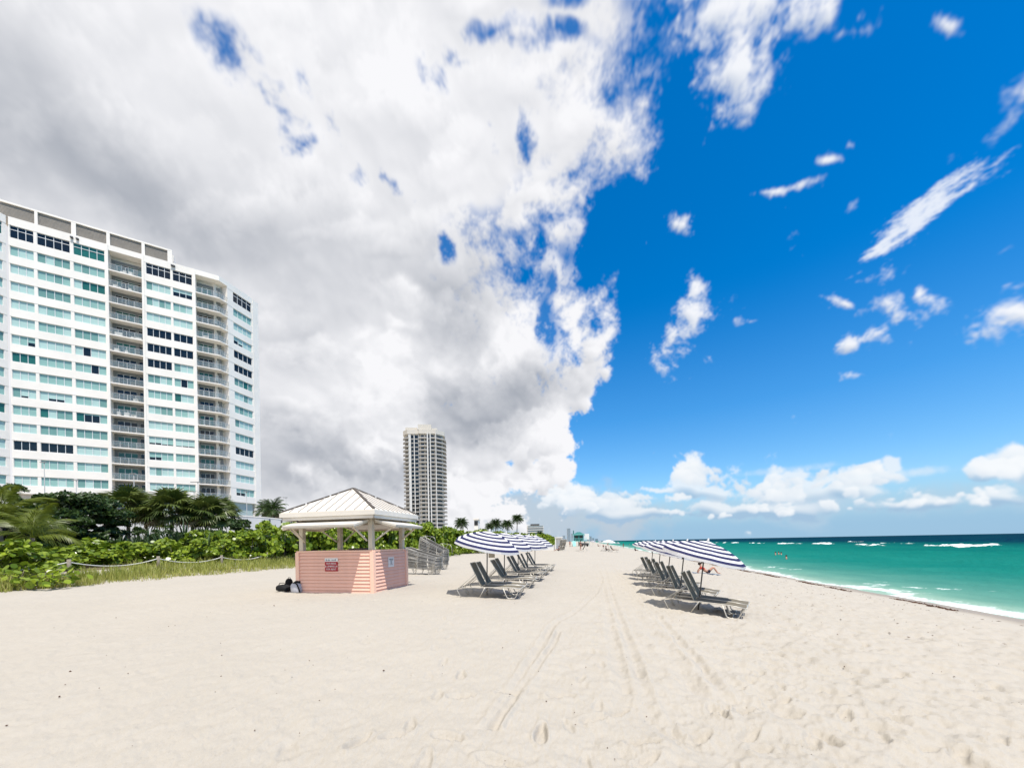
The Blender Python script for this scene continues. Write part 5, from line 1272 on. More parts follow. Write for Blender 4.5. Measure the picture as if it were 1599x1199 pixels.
for i, (px, y, d, lab) in enumerate(((807, 811, 120, 'tallest coconut palm above the hedge behind the kiosk-side umbrellas'), (791, 820, 115, 'coconut palm left of the tallest one above the hedge'), (773, 819, 118, 'bushy palm above the hedge over the nearest umbrella'), (719, 818, 100, 'palm crown above the hedge right of the high-rise'), (764, 823, 125, 'small palm tuft above the hedge between two bushier ones'), (842, 834, 170, 'small dark palm in front of the low hotel'))):
    p = at(px, 848, d); coco_palm(p, .4, at(px, y, d).z - .4, lab, .85 if i < 4 else .7, 46, 20 + i, (.3, 0), 'palms above the far hedge', True)
# --- broadleaf trees
def tree(px, d, ytop, half, label, seed, nl=34, per=150, size=.14, m='dark_leaf'):
    r = np.random.default_rng(seed); p = at(px, 848, d); z0 = gz(p.x, p.y); h = at(px, ytop, d).z - z0
    t = thing('broadleaf_tree', label, 'tree', (p.x, p.y, z0), 0)
    L = []
    for _ in range(nl):
        dv = r.normal(size=3); dv /= np.linalg.norm(dv); q = dv * r.uniform(.35, 1.0) ** .5 * np.array([half, half, h * .40]); rad = r.uniform(.28, .48) * half * .55
        L.append((q[0], q[1], max(h * .56 + q[2] - rad * .3, .5), rad))
    P, N = lump_points(r, L, per); V, idx, tint = leaf_cloud(r, P, N, size, 'oval', jitter=.9)
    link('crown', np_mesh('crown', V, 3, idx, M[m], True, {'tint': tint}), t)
    mb = MB(); mb.tube([(0, 0, -.3), (.1, .05, h * .3), (.05, 0, h * .55)], [.2, .15, .09], 8)
    for x, y, z, rad in L[::3]: mb.tube([(.08, .03, h * .3), (x * .5, y * .5, (z + h * .3) * .5), (x, y, z)], [.08, .05, .02], 5)
    part('trunk', mb, M['bark'], t, True)
tree(112, 30, 764, 3.2, 'dense dark broadleaf tree behind the coconut fronds at the left', 91, 80, 200, .16)
tree(4, 26, 752, 2.6, 'tall dark tree cut by the left edge of the view', 92, 70, 200, .16)
tree(60, 31, 770, 2.7, 'dark bushy tree between the left edge and the broadleaf tree', 94, 60, 180, .15)
tree(366, 37, 806, 1.9, 'dark round-crowned tree at the right end of the fan palms', 93, 36, 150, .13)
for i, (px, d, yt, lab) in enumerate(((236, 34, 818, 'dark low bush left in the thicket under the fan palms'), (268, 33, 819, 'dark low bush under the middle fan palm'), (300, 34, 817, 'dark low bush right of the middle fan palm'), (335, 33, 820, 'dark low bush below the round-crowned tree'), (198, 35, 816, 'dark low bush under the leftmost fan palm'), (168, 31, 822, 'dark bush right of the broadleaf tree'))): tree(px, d, yt, 1.5, lab, 120 + i, 18, 130, .11)
# yuccas and spiky undergrowth
def yucca_mesh(seed):
    r = np.random.default_rng(seed); V, I, T = [], [], []
    for k in range(70):
        e = math.radians(r.uniform(-5, 85)); a = r.uniform(0, 6.3); L = r.uniform(.7, 1.15); d = Vector((math.cos(e) * math.cos(a), math.cos(e) * math.sin(a), math.sin(e))); s_ = Vector((-math.sin(a), math.cos(a), 0)) * .035
        b0 = Vector((0, 0, .25 + .5 * r.random())); m = b0 + d * L * .5; tip = b0 + d * L - Vector((0, 0, .12)); i = len(V); V += [b0 - s_ * .7, b0 + s_ * .7, m + s_, m - s_, tip]; I += [i, i + 1, i + 2, i, i + 2, i + 3, i + 3, i + 2, i + 4]; T += [float(r.uniform(0, .84))] * 5
    return np_mesh('leaves', np.array([tuple(v) for v in V]), 3, np.array(I), M['yucca'], False, {'tint': np.array(T)})
YU = [yucca_mesh(k) for k in range(3)]
for i, (px, d, s_) in enumerate(((250, 31, 1.7), (275, 32, 1.9), (300, 31, 1.8), (322, 30, 1.5), (338, 31, 1.6), (262, 34, 2.2), (288, 35, 2.3), (312, 34.5, 2.2), (232, 33, 1.9), (350, 33, 1.8), (330, 36, 2.2), (215, 35, 2.1), (190, 34, 2.0), (205, 31.5, 1.6))):
    q = at(px, 848, d); t = thing('yucca', 'spiky dark green yucca in the thicket below the fan palms', 'plant', (q.x, q.y, gz(q.x, q.y)), i * 1.3, 'yuccas below the fan palms'); o = link('leaves', YU[i % 3], t); o.scale = (s_, s_, s_)
    mb = MB(); mb.tube([(0, 0, -.2), (0, 0, .5 * s_)], .07, 6); part('stem', mb, M['bark'], t)
# --- dune grass
def grass():
    r = np.random.default_rng(3); n = 46000
    tt = 6 + 60 * r.random(n) ** 1.5; front = np.interp(tt, [6, 10.6, 18, 22, 25.8, 32, 45, 66], [-22.6, -22.3, -21.9, -21.6, -21.3, -20.9, -19.8, -18.2]); dep = np.interp(tt, [6, 14, 18, 26, 40, 66], [1.2, 2.0, 4.6, 4.6, 3.0, 2.5])
    f = r.random(n) ** 1.15; ll = front - f * dep + .25 * np.sin(tt * 2.1) * (1 - f) + .18 * r.normal(size=n)
    clump = np.sin(ll * 3.1 + tt * 1.7) * np.sin(tt * 2.9 - ll * 1.3); k = r.random(n) < .55 + .45 * clump; tt, ll, f, clump = tt[k], ll[k], f[k], clump[k]; n = len(tt)
    X = ll * Rx + tt * Bx; Y = ll * Ry + tt * By; Z = prof(ll) - .02
    h = r.uniform(.18, .56, n) * (.45 + .75 * np.clip(f * 3, 0, 1)) * (1 + .3 * clump) * np.interp(tt, [0, 30, 66], [1, 1.1, 1.4]); a = r.uniform(0, 6.3, n); ln = r.uniform(.15, .75, n) * h; w = r.uniform(.007, .014, n) * np.interp(tt, [10, 30, 66], [1, 1.4, 2.2])
    dx, dy = np.cos(a), np.sin(a); b0 = np.stack([X, Y, Z], 1); s_ = np.stack([-dy * w, dx * w, 0 * w], 1)
    m = b0 + np.stack([dx * ln * .35, dy * ln * .35, h * .65], 1); tip = b0 + np.stack([dx * ln, dy * ln, h * (1 - .25 * ln / h)], 1)
    V = np.stack([b0 - s_, b0 + s_, m + s_ * .7, m - s_ * .7, tip], 1).reshape(-1, 3)
    idx = (np.arange(n)[:, None, None] * 5 + np.array([(0, 1, 2), (0, 2, 3), (3, 2, 4)])[None]).reshape(-1)
    tint = np.repeat(np.clip(r.random(n) * .75 + .28 * (1 - np.clip(f * 2.2, 0, 1)), 0, 1), 5)
    o = link('dune_grass', np_mesh('dune_grass', V, 3, idx, M['grass'], False, {'tint': tint})); stuff(o); tag(o, 'yellow-green dune grass along the foot of the shrubs', 'grass')
grass()
# soil in shade under the plants
def soil():
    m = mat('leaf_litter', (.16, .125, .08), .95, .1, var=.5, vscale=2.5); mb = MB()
    ts = np.arange(6, 212, 4.); 
    vs = []
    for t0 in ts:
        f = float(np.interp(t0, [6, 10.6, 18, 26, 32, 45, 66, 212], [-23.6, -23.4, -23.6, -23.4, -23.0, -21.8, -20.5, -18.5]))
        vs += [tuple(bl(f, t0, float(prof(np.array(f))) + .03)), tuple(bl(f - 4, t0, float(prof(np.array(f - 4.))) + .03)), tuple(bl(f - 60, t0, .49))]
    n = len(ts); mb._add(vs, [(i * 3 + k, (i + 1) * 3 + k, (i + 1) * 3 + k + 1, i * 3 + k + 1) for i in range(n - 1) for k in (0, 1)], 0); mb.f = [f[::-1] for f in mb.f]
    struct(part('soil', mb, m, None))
soil()
# --- rope fence
M['post_wood'] = mat('weathered_post', (.30, .26, .20), .9, .2, var=.3, vscale=10, bump=.5, bscale=30)
M['rope'] = mat('white_rope', (.74, .72, .66), .8, .2, var=.15, vscale=60, bump=.5, bscale=120)
def fence():
    posts = [(-120, 880, 16.0), (107.5, 873, 18.9), (247, 868, 23.0), (346, 866.5, 27.0), (417, 862, 31.0), (478, 860, 36), (522, 858, 42), (560, 857, 49)]
    t = thing('rope_fence', 'low fence of weathered wooden posts joined by drooping white rope', 'fence', tuple(at(247, 848, 23.))[:2] + (0,)); o = Vector(t.location); tops = []
    for px, py, d in posts:
        p = at(px, py, d); z0 = gz(p.x, p.y); top = Vector((p.x, p.y, p.z))
        mb = MB(); mb.tube([Vector((p.x, p.y, z0 - .2)) - o, Vector((p.x + .01, p.y, (z0 + p.z) / 2)) - o, top - o], [.085, .08, .075], 8); part('post', mb, M['post_wood'], t, True); tops.append(top - o - Vector((0, 0, .14)))
    for a, b2 in zip(tops[:-1], tops[1:]):
        mb = MB(); L = (b2 - a).length; mb.tube([a.lerp(b2, k / 14) - Vector((0, 0, .075 * L * 4 * (k / 14) * (1 - k / 14))) for k in range(15)], .026, 6); part('rope', mb, M['rope'], t, True)
fence()
# --- white sea wall before the building, lamp poles
def wall():
    t = thing('garden_wall', 'long white wall between the dune plants and the building', 'wall', tuple(at(300, 848, 52))[:2] + (0,)); o = Vector(t.location)
    pts = [at(60, 800, 47), at(160, 797, 49), at(372, 806, 55), at(408, 808, 58), at(478, 815, 66), at(560, 824, 84)]
    for a, b2 in zip(pts[:-1], pts[1:]):
        mb = MB(); a0, b0 = a - o, b2 - o; d = (b0 - a0); d.z = 0; nn = Vector((d.y, -d.x, 0)).normalized() * .15
        mb.hexa([Vector((q.x, q.y, 0)) + k for q, k in ((a0, nn), (b0, nn), (b0, -nn), (a0, -nn))] + [q + k for q, k in ((a0, nn), (b0, nn), (b0, -nn), (a0, -nn))]); part('wall_panel', mb, M['offwhite'], t)
        cp = MB(); cp.hexa([q + k * 1.3 + Vector((0, 0, .002)) for q, k in ((a0, nn), (b0, nn), (b0, -nn), (a0, -nn))] + [q + k * 1.3 + Vector((0, 0, .14)) for q, k in ((a0, nn), (b0, nn), (b0, -nn), (a0, -nn))]); part('coping', cp, M['white'], t)
    for f in (.15, .4, .62, .8):
        q = pts[3].lerp(pts[4], f) - o; d = (pts[4] - pts[3]).normalized(); nn = Vector((d.y, -d.x, 0)) * .17
        mb = MB(); superell(mb, q + nn + Vector((0, 0, -.35)), (.12, .14, .22), .8, 8, 6); part('wall_lamp', mb, M['dark_metal'], t, True)
wall()
M['lamp_grey'] = mat('grey_lamp_paint', (.30, .31, .31), .5, .4)
def lamp(px, ytop, ybase, d, label, arm=0):
    p = at(px, ytop, d); t = thing('lamp_pole', label, 'lamp post', (p.x, p.y, 0), 0, 'thin lamp poles before the building')
    mb = MB(); mb.tube([(0, 0, 0), (0, 0, p.z)], [.06, .04], 8); part('pole', mb, M['lamp_grey'], t, True)
    mb = MB(); mb.box(-.5 - arm, .25, -.09, .09, p.z + .001, p.z + .09); part('lamp_head', mb, M['lamp_grey'], t)
for px, yt, d, lab, arm in ((69, 722, 50, 'thin lamp pole rising before the left windows', 0), (119, 750, 50, 'short lamp pole before the left windows', 0), (209, 740, 50, 'thin lamp pole before the balcony stack', 0),
                            (303, 768, 52, 'lamp pole with small head near the middle windows', 0), (309, 753, 53, 'tallest lamp pole before the corner balconies', .5), (385, 768, 56, 'thin lamp pole before the end windows', 0), (446.5, 777, 64, 'slim pole just left of the kiosk roof', 0)):
    lamp(px, yt, 0, d, lab, arm)
# brown low building behind the wall, right of the tower
def low_house():
    M['brown'] = mat('brown_stucco', (.22, .15, .11), .8, .3, var=.2, vscale=.5)
    a, b2 = at(409, 848, 90), at(447, 848, 90); top = at(428, 799, 90).z; t = thing('low_annex', 'low brown annex with flat roof between the tower and the kiosk', 'building', ((a.x + b2.x) / 2, 90, 0)); w = b2.x - a.x + 14
    mb = MB(); mb.box(-w / 2 + 4, w / 2 + 4, 0, 8, 0, top - .5); part('wall', mb, M['brown'], t); mb = MB(); mb.box(-w / 2 + 3.6, w / 2 + 4.4, -.6, 8.4, top - .499, top); part('roof', mb, M['louver'], t)
    for k in range(5): mb = MB(); mb.box(-.9, .9, -.08, .2, top - 2.6, top - 1.0); part('window', mb, M['dark_glass'], t, loc=(-w / 2 + 6 + k * 3.2, 0, 0))
low_house()
# ---------------------------------------------------------------- people
M['skin'] = mat('tanned_skin', (.50, .27, .19), .55, .4, var=.12, vscale=8)
M['skin_dark'] = mat('brown_skin', (.26, .14, .09), .55, .4, var=.12, vscale=8)
M['red_cloth'] = mat('red_cloth', (.42, .05, .04), .85, .2, var=.15, vscale=10)
M['navy_cloth'] = mat('dark_navy_cloth', (.02, .028, .05), .85, .2, var=.2, vscale=10)
M['hair'] = mat('dark_hair', (.03, .02, .015), .6, .3, var=.3, vscale=30)
M['eye'] = mat('eye', (.02, .02, .02), .3, .5)
M['towel'] = mat('striped_towel', (.35, .42, .50), .9, .1, col2=(.06, .07, .10), vscale=6, detail=1)
SKIN = {}
def skinned(name, verts, edges, radii, root, material, parent, sub=1, key=None):
    if key in SKIN:
        m2 = SKIN[key].copy(); m2.materials.clear(); m2.materials.append(material); return link(name, m2, parent)
    me = bpy.data.meshes.new(name); me.from_pydata([tuple(v) for v in verts], edges, []); o = bpy.data.objects.new(name, me); C.objects.link(o)
    md = o.modifiers.new('skin', 'SKIN'); md.use_smooth_shade = True
    lay = me.skin_vertices[0].data
    for i, r_ in enumerate(radii): lay[i].radius = (r_, r_) if not isinstance(r_, tuple) else r_; lay[i].use_root = (i == root)
    o.modifiers.new('sub', 'SUBSURF').levels = sub; o.modifiers['sub'].render_levels = sub
    bpy.context.view_layer.update()
    m2 = bpy.data.meshes.new_from_object(o.evaluated_get(bpy.context.evaluated_depsgraph_get())); m2.name = name; bpy.data.objects.remove(o)
    m2.materials.clear(); m2.materials.append(material); m2.polygons.foreach_set('use_smooth', [True] * len(m2.polygons))
    SKIN[key] = m2
    return link(name, m2, parent)
POSE = {  # pelvis, chest, neck, head, then for both sides (s = +1/-1 on y): shoulder, elbow, wrist, hip, knee, ankle, toe
    'recline': dict(pelvis=(0, 0, .13), waist=(-.15, 0, .22), chest=(-.31, 0, .37), neck=(-.43, 0, .50), head=(-.46, 0, .64), sh=(-.38, .18, .43), el=(-.56, .23, .24), wr=(-.62, .24, .04), hip=(.02, .09, .12), kn=(.36, .11, .46), an=(.60, .11, .07), toe=(.77, .12, .04)),
    'sit': dict(pelvis=(0, 0, .13), waist=(-.06, 0, .27), chest=(-.10, 0, .46), neck=(-.07, 0, .62), head=(-.03, 0, .76), sh=(-.09, .18, .53), el=(.10, .22, .33), wr=(.30, .15, .28), hip=(.02, .09, .12), kn=(.42, .12, .30), an=(.72, .11, .07), toe=(.86, .12, .10)),
    'stretch': dict(pelvis=(0, 0, .40), waist=(-.12, 0, .52), chest=(-.26, 0, .67), neck=(-.36, 0, .82), head=(-.36, 0, .97), sh=(-.30, .18, .74), el=(-.16, .25, .53), wr=(.06, .22, .46), hip=(.04, .09, .39), kn=(.46, .11, .47), an=(.86, .10, .37), toe=(.93, .11, .50)),
    'stand': dict(pelvis=(0, 0, .95), waist=(0, 0, 1.10), chest=(-.01, 0, 1.30), neck=(0, 0, 1.48), head=(.03, 0, 1.62), sh=(0, .19, 1.41), el=(-.03, .25, 1.14), wr=(.06, .25, .90), hip=(0, .09, .92), kn=(.05, .10, .50), an=(-.02, .11, .08), toe=(.13, .12, .03)),
}
def person(label, loc, rz, pose='recline', skin='skin', top=None, bottom='navy_cloth', group=None):
    t = thing('person', label, 'person', loc, rz, group); P = POSE[pose]
    V = [Vector(P[k]) for k in ('pelvis', 'waist', 'chest', 'neck', 'head')]; R_ = [.125, .115, .13, .055, .095]; E = [(0, 1), (1, 2), (2, 3), (3, 4)]
    hd = V[4]; fw = Vector((1, 0, 0)); V.append(hd + Vector((0, 0, .08))); R_.append(.075); E.append((4, 5)); V.append(hd + Vector((.10, 0, -.01))); R_.append(.02); E.append((4, 6))
    for s_ in (1, -1):
        f = lambda k: Vector((P[k][0], P[k][1] * s_, P[k][2])); i = len(V)
        V += [f('sh'), f('el'), f('wr')]; R_ += [.062, .043, .032]; E += [(2, i), (i, i + 1), (i + 1, i + 2)]
        d = (f('wr') - f('el')).normalized(); sd = Vector((0, 1, 0)) if abs(d.y) < .8 else Vector((1, 0, 0)); sd = (sd - d * sd.dot(d)).normalized(); pm = len(V)
        V.append(f('wr') + d * .07); R_.append(.030); E.append((i + 2, pm))
        for q, ln in ((-.03, .06), (-.01, .075), (.01, .07), (.03, .05)):
            V += [V[pm] + d * .03 + sd * q, V[pm] + d * (.03 + ln) + sd * q * 1.2 + Vector((.008, 0, -.004))]; R_ += [.009, .007]; E += [(pm, len(V) - 2), (len(V) - 2, len(V) - 1)]
        V += [f('wr') + d * .03 + sd * -.045, f('wr') + d * .07 + sd * -.065]; R_ += [.010, .008]; E += [(i + 2, len(V) - 2), (len(V) - 2, len(V) - 1)]
        j = len(V); V += [f('hip'), f('kn'), f('an'), f('toe')]; R_ += [.088, .058, .040, .030]; E += [(0, j), (j, j + 1), (j + 1, j + 2), (j + 2, j + 3)]
    skinned('body', V, E, R_, 0, M[skin], t, 1, ('body', pose))
    g = lambda k, s_=1: Vector((P[k][0], P[k][1] * s_, P[k][2]))
    skinned('shorts', [g('pelvis'), g('pelvis').lerp(g('waist'), .6), g('hip'), g('hip').lerp(g('kn'), .45), g('hip', -1), g('hip', -1).lerp(g('kn', -1), .45)], [(0, 1), (0, 2), (2, 3), (0, 4), (4, 5)], [.145, .13, .105, .092, .105, .092], 0, M[bottom], t, 1, ('shorts', pose))
    if top: skinned('shirt', [g('waist'), g('chest'), g('sh'), g('sh').lerp(g('el'), .6), g('sh', -1), g('sh', -1).lerp(g('el', -1), .6), g('chest').lerp(g('neck'), .5)], [(0, 1), (1, 2), (2, 3), (1, 4), (4, 5), (1, 6)], [.135, .15, .078, .065, .078, .065, .085], 0, M[top], t, 1, ('shirt', pose))
    mb = MB(); superell(mb, hd + Vector((-.025, 0, .045)), (.112, .098, .105), 1.0, 12, 8, squash=lambda q: [q[0], q[1], max(q[2], hd.z + .0 + (.5 * (q[0] - hd.x) if q[0] > hd.x else -.06))]); part('hair', mb, M['hair'], t, True)
    for s_ in (1, -1): mb = MB(); superell(mb, hd + Vector((.088, .035 * s_, .025)), (.012, .012, .008), 1.0, 6, 4); part('eye', mb, M['eye'], t, True)
    return t
g = ground(1105, 895.5)
person('sunbather in red top and dark shorts leaning back on the sand with knees raised', g, -.35, 'recline', 'skin', 'red_cloth')
mb = MB(); L_ = 10
mb._add([(x * .19 - .95, y, .012 + .012 * math.sin(x * 1.7 + y * 5)) for x in range(L_) for y in (-.42, 0, .42)], [(i * 3 + k, (i + 1) * 3 + k, (i + 1) * 3 + k + 1, i * 3 + k + 1) for i in range(L_ - 1) for k in (0, 1)], 0)
tw = part('beach_towel', mb, M['towel'], None, True, loc=g + Vector((0, 0, .0)), rot=(0, .08, -.35)); tag(tw, 'dark striped towel under the sunbather in the red top', 'towel')
# far beach: white umbrella with two people, others along the water
gw = ground(957, 861.5)
t = umbrella(gw + Vector((-.6, .5, 0)), 'plain white umbrella over two people on the far sand', None, tilt=4, toward=-2, hz=1.75); t.pop('group', None) if 'group' in t else None
M['canvas_plain'] = M['canvas_white']; pm = UM['panel'].copy(); pm.materials.clear(); pm.materials.append(M['canvas_white']); pm.materials.append(M['canvas_white'])
for ch in t.children:
    if ch.name.startswith('canopy_panel'): ch.data = pm; ch.scale = (1.15, 1.15, 1.1)
lounger(gw + Vector((.1, -.1, 0)), -TH - .1, 'lone lounger carrying a reclining person under the white umbrella', 'far loungers', 'up2'); lounger(gw + Vector((-.9, 1.2, 0)), -TH, 'lounger behind the reclining person under the white umbrella', 'far loungers', 'up2')
person('person in dark swimwear reclining on a lounger under the white umbrella', gw + Vector((.02, -.1, -.02)), -TH - .1, 'stretch', 'skin_dark', 'navy_cloth')
person('second person sitting in the shade behind the reclining one under the white umbrella', gw + Vector((-.9, 1.2, .22)), -TH, 'sit', 'skin', 'navy_cloth')
for px, py, ps, rz, lab, sk, tp in ((992, 860, 'sit', .2, 'dark-clothed person sitting on the sand left of the seaward umbrellas', 'skin_dark', 'navy_cloth'), (973.5, 855.5, 'stand', 2.0, 'dark figure standing at the water beyond the white umbrella', 'skin_dark', 'navy_cloth'),
                                    (872.5, 860, 'sit', 2.8, 'person in dark clothes sitting beside the white frame on the far sand', 'skin', 'navy_cloth'), (906.5, 859, 'stand', .5, 'person in dark clothes standing at the grey lounger below the lifeguard hut', 'skin', 'navy_cloth'),
                                    (934, 853, 'sit', 0, 'small figure seated left of the white umbrella, farthest of the sitters', 'skin', 'navy_cloth'), (942, 854, 'sit', 1, 'seated figure just left of the white umbrella', 'skin_dark', 'red_cloth'), (949, 852.5, 'stand', 1, 'tiny standing figure behind the white umbrella', 'skin', 'navy_cloth'),
                                    (890, 853.5, 'stand', 1, 'tiny figure standing left of the lifeguard hut', 'skin', 'red_cloth'), (983, 853, 'stand', 0, 'tiny figure at the surf right of the white umbrella', 'skin', None)):
    person(lab, ground(px, py), rz, ps, sk, tp, 'navy_cloth', 'people on the far beach')
q = ground(908, 861); lounger(q, -TH + 2.9, 'low grey lounger on the open sand below the lifeguard hut', 'far loungers', 'up2')
def sea_at(px, py):
    r_ = ray(px, py); d = (SEA_Z - EYE) / r_.z; return Vector((r_.x * d, d, SEA_Z))
for px, py, lab in ((1228, 872.5, 'swimmer with head and shoulders above the green water'), (1211, 866, 'leftmost of a loose group of distant bathers'), (1216, 865.5, 'middle one of a loose group of distant bathers'), (1220, 866.5, 'rightmost of a loose group of distant bathers')):
    p = sea_at(px, py); person(lab, p + Vector((0, 0, -1.22)), 2.4, 'stand', 'skin', None, 'navy_cloth', 'bathers in the sea')

# ---------------------------------------------------------------- lifeguard hut and far beach furniture
M['teal_paint'] = mat('teal_painted_wood', (.03, .17, .16), .6, .3, var=.2, vscale=2)
M['aqua_paint'] = mat('pale_aqua_paint', (.25, .58, .54), .6, .3, var=.1, vscale=2)
def lifeguard():
    p = ground(904, 852.3); t = thing('lifeguard_hut', 'teal lifeguard hut on stilts with white side panel on the far beach', 'lifeguard hut', p, -.1)
    for x in (-2.0, 0, 2.0):
        for y in (-1.4, 1.4): mb = MB(); mb.bar((x, y, -.2), (x * .96, y, 1.55), .16, .16, up=(0, 1, 0)); part('stilt', mb, M['teal_paint'], t)
    mb = MB(); mb.box(-2.6, 2.6, -1.9, 1.9, 1.551, 1.72); part('deck', mb, M['aqua_paint'], t)
    mb = MB(); mb.box(-1.6, 1.5, -1.0, 1.4, 1.721, 3.75); hut = part('cabin', mb, M['teal_paint'], t)
    for x in (-.8, .7): mb = MB(); mb.box(x - .45, x + .45, -1.06, -1.0, 2.5, 3.4); part('window', mb, M['dark_glass'], hut)
    mb = MB(); mb.box(-2.1, 1.9, -1.7, 1.8, 3.751, 3.95); part('roof', mb, M['aqua_paint'], t); mb = MB(); mb._add([(-2.0, -1.6, 3.951), (1.8, -1.6, 3.951), (1.8, 1.7, 3.951), (-2.0, 1.7, 3.951), (-.5, 0, 4.75), (.5, 0, 4.75)], [(0, 1, 5, 4), (1, 2, 5), (2, 3, 4, 5), (3, 0, 4), (3, 2, 1, 0)], 0); part('roof_peak', mb, M['teal_paint'], t)
    mb = MB(); mb.box(-1.9, -1.6, -.2, .2, 3.96, 5.3); part('signal_box', mb, M['teal_paint'], t); mb = MB(); mb.box(1.75, 3.4, -.8, -.7, 2.2, 4.1); part('side_panel', mb, M['sign_white'], t); mb = MB(); mb.tube([(3.4, -.75, 0), (3.4, -.75, 4.6)], .06, 6); part('flag_pole', mb, M['aqua_paint'], t)
    for a, b2 in (((-2.5, -1.8, 2.6), (2.5, -1.8, 2.6)), ((-2.5, -1.8, 2.2), (2.5, -1.8, 2.2))): mb = MB(); mb.bar(a, b2, .06, .08); part('rail', mb, M['aqua_paint'], t)
    for x in (-2.5, -1.2, 0, 1.2, 2.5): mb = MB(); mb.box(x - .04, x + .04, -1.85, -1.77, 1.721, 2.16); part('rail_post', mb, M['aqua_paint'], t)
    mb = MB(); mb.hexa([(-2.3, -1.9, 1.6), (-1.3, -1.9, 1.6), (-1.3, -1.91, 1.72), (-2.3, -1.91, 1.72), (-2.3, -5.4, 0), (-1.3, -5.4, 0), (-1.3, -5.4, .1), (-2.3, -5.4, .1)]); part('ramp', mb, M['aqua_paint'], t)
lifeguard()
def utility():
    p = ground(913, 853); t = thing('beach_buggy', 'small dark utility buggy parked at the lifeguard hut', 'vehicle', p, -.2)
    mb = MB(); superell(mb, (0, 0, .75), (1.3, .65, .38), .4, 20, 8); part('body', mb, M['dark_metal'], t, True); mb = MB(); mb.box(-.8, .5, -.6, .6, 1.75, 1.82); part('roof', mb, M['dark_metal'], t)
    for x, y in ((-.8, -.58), (-.8, .58), (.45, -.58), (.45, .58)): mb = MB(); mb.bar((x, y, 1.05), (x, y, 1.75), .06, .06, up=(0, 1, 0)); part('roof_post', mb, M['dark_metal'], t)
    w = MB(); w.lathe([(.0, -.13), (.26, -.13), (.33, -.08), (.33, .08), (.26, .13), (.0, .13)], 16); wm = w.mesh('wheel', M['black_cloth'], True)
    for x in (-.85, .85):
        for y in (-.62, .62): link('wheel', wm, t, (x, y, .33), (PI / 2, 0, 0))
utility()
def white_frame():
    p = ground(873, 858.5); t = thing('white_stand', 'white open-fronted stand at the hedge end of the far sand', 'stand', p, -.2); s_ = p.y / FPX
    for x in (-.6, .6):
        for y in (-.5, .5): mb = MB(); mb.box(x - .09, x + .09, y - .09, y + .09, 0, 2.3); part('post', mb, M['sign_white'], t)
    mb = MB(); mb.box(-.75, .75, -.65, .65, 2.301, 2.5); part('top', mb, M['sign_white'], t); mb = MB(); mb.box(-.51, .51, .44, .52, .0, 2.3); part('back_panel', mb, M['sign_white'], t); mb = MB(); mb.box(-3.2, -.7, -.3, .3, 0, .95); part('counter', mb, M['sign_white'], t)
    q = ground(881, 859.5)
    for k in range(7):
        o = lounger(q + Vector((.16 * k - .4, .05 * k, 1.0)), -TH, f'folded grey lounger leaning upright, {["first", "second", "third", "fourth", "fifth", "sixth", "last"][k]} of seven beside the white stand', 'loungers leaning by the white stand', 'flat'); o.rotation_euler = (0, math.radians(-82 + k), -TH + .25)
white_frame()
# second umbrella group far up the beach
for i, (px, py) in enumerate(((926, 852.0), (937, 851.6), (965, 852.5))):
    umbrella(ground(px, py), ['tiny dark-striped umbrella on the far beach near the lifeguard hut', 'tiny striped umbrella on the far beach left of the white one', 'tiny striped umbrella on the far beach right of the white one'][i], 'umbrellas on the far beach', tilt=6, hz=1.6)

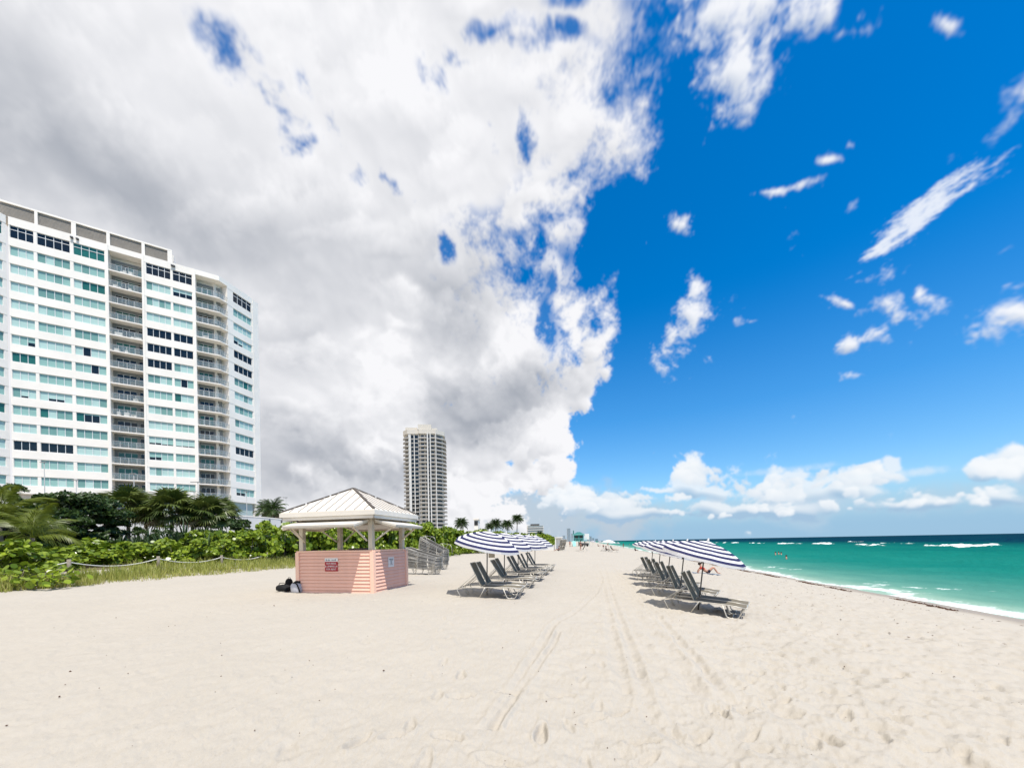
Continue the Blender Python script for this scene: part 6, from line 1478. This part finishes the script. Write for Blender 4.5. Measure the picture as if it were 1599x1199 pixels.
# ---------------------------------------------------------------- wrack and bits on the sand
M['weed'] = mat('dried_seaweed', (.10, .05, .03), .9, .2, var=.5, vscale=6)
def wrack():
    r = np.random.default_rng(4); mb = MB()
    t_ = 2.0
    while t_ < 70:
        L = r.uniform(.8, 4.0); gap = r.uniform(.3, 3.5); c = L_SEA - 1.35 + r.normal() * .18
        n = int(34 * L)
        for _ in range(n):
            tt = t_ + r.random() * L; l_ = c + r.normal() * .10 + .10 * math.sin(tt * 1.4); p = bl(l_, tt); z = gz(p.x, p.y); a = r.uniform(0, 6.3); s_ = r.uniform(.03, .11); d = Vector((math.cos(a), math.sin(a), 0)) * s_; e = Vector((-d.y, d.x, 0)) * .35
            p = Vector((p.x, p.y, z + .004)); h = Vector((0, 0, r.uniform(.01, .05)))
            mb._add([p - d - e, p + d - e * .5, p + d + e * .5, p - d + e, p + h], [(0, 1, 4), (1, 2, 4), (2, 3, 4), (3, 0, 4)], 0)
        t_ += L + gap
    for _ in range(420):                     # strewn scraps higher up
        l_ = L_SEA - 1.6 - 7.5 * r.random() ** 1.6; tt = 1.5 + 45 * r.random(); p = bl(l_, tt); z = gz(p.x, p.y); a = r.uniform(0, 6.3); s_ = r.uniform(.012, .05); d = Vector((math.cos(a), math.sin(a), 0)) * s_; e = Vector((-d.y, d.x, 0)) * .4; p = Vector((p.x, p.y, z + .012)); h = Vector((0, 0, .012))
        mb._add([p - d - e, p + d - e * .5, p + d + e * .5, p - d + e, p + h], [(0, 1, 4), (1, 2, 4), (2, 3, 4), (3, 0, 4)], 0)
    o = part('seaweed', mb, M['weed'], None); stuff(o); tag(o, 'dark brown line of dried seaweed along the tide mark', 'seaweed')
    mb = MB()
    for _ in range(330):
        tt = 1.8 + 16 * r.random() ** 1.5; l_ = r.uniform(-11, 8); p = bl(l_, tt); z = gz(p.x, p.y) + .008; s_ = r.uniform(.003, .008) * (1.8 if r.random() < .05 else 1); a = r.uniform(0, 6.3); d = Vector((math.cos(a), math.sin(a), 0)) * s_ * r.uniform(1, 2.2); e = Vector((-math.sin(a), math.cos(a), 0)) * s_; p = Vector((p.x, p.y, z)); h = Vector((0, 0, s_))
        mb._add([p - d, p - e, p + d, p + e, p + h, p - h], [(0, 1, 4), (1, 2, 4), (2, 3, 4), (3, 0, 4), (1, 0, 5), (2, 1, 5), (3, 2, 5), (0, 3, 5)], 0)
    o = part('beach_debris', mb, M['weed'], None); stuff(o); tag(o, 'tiny dark bits of shell and twig scattered over the pale sand', 'debris')
wrack()
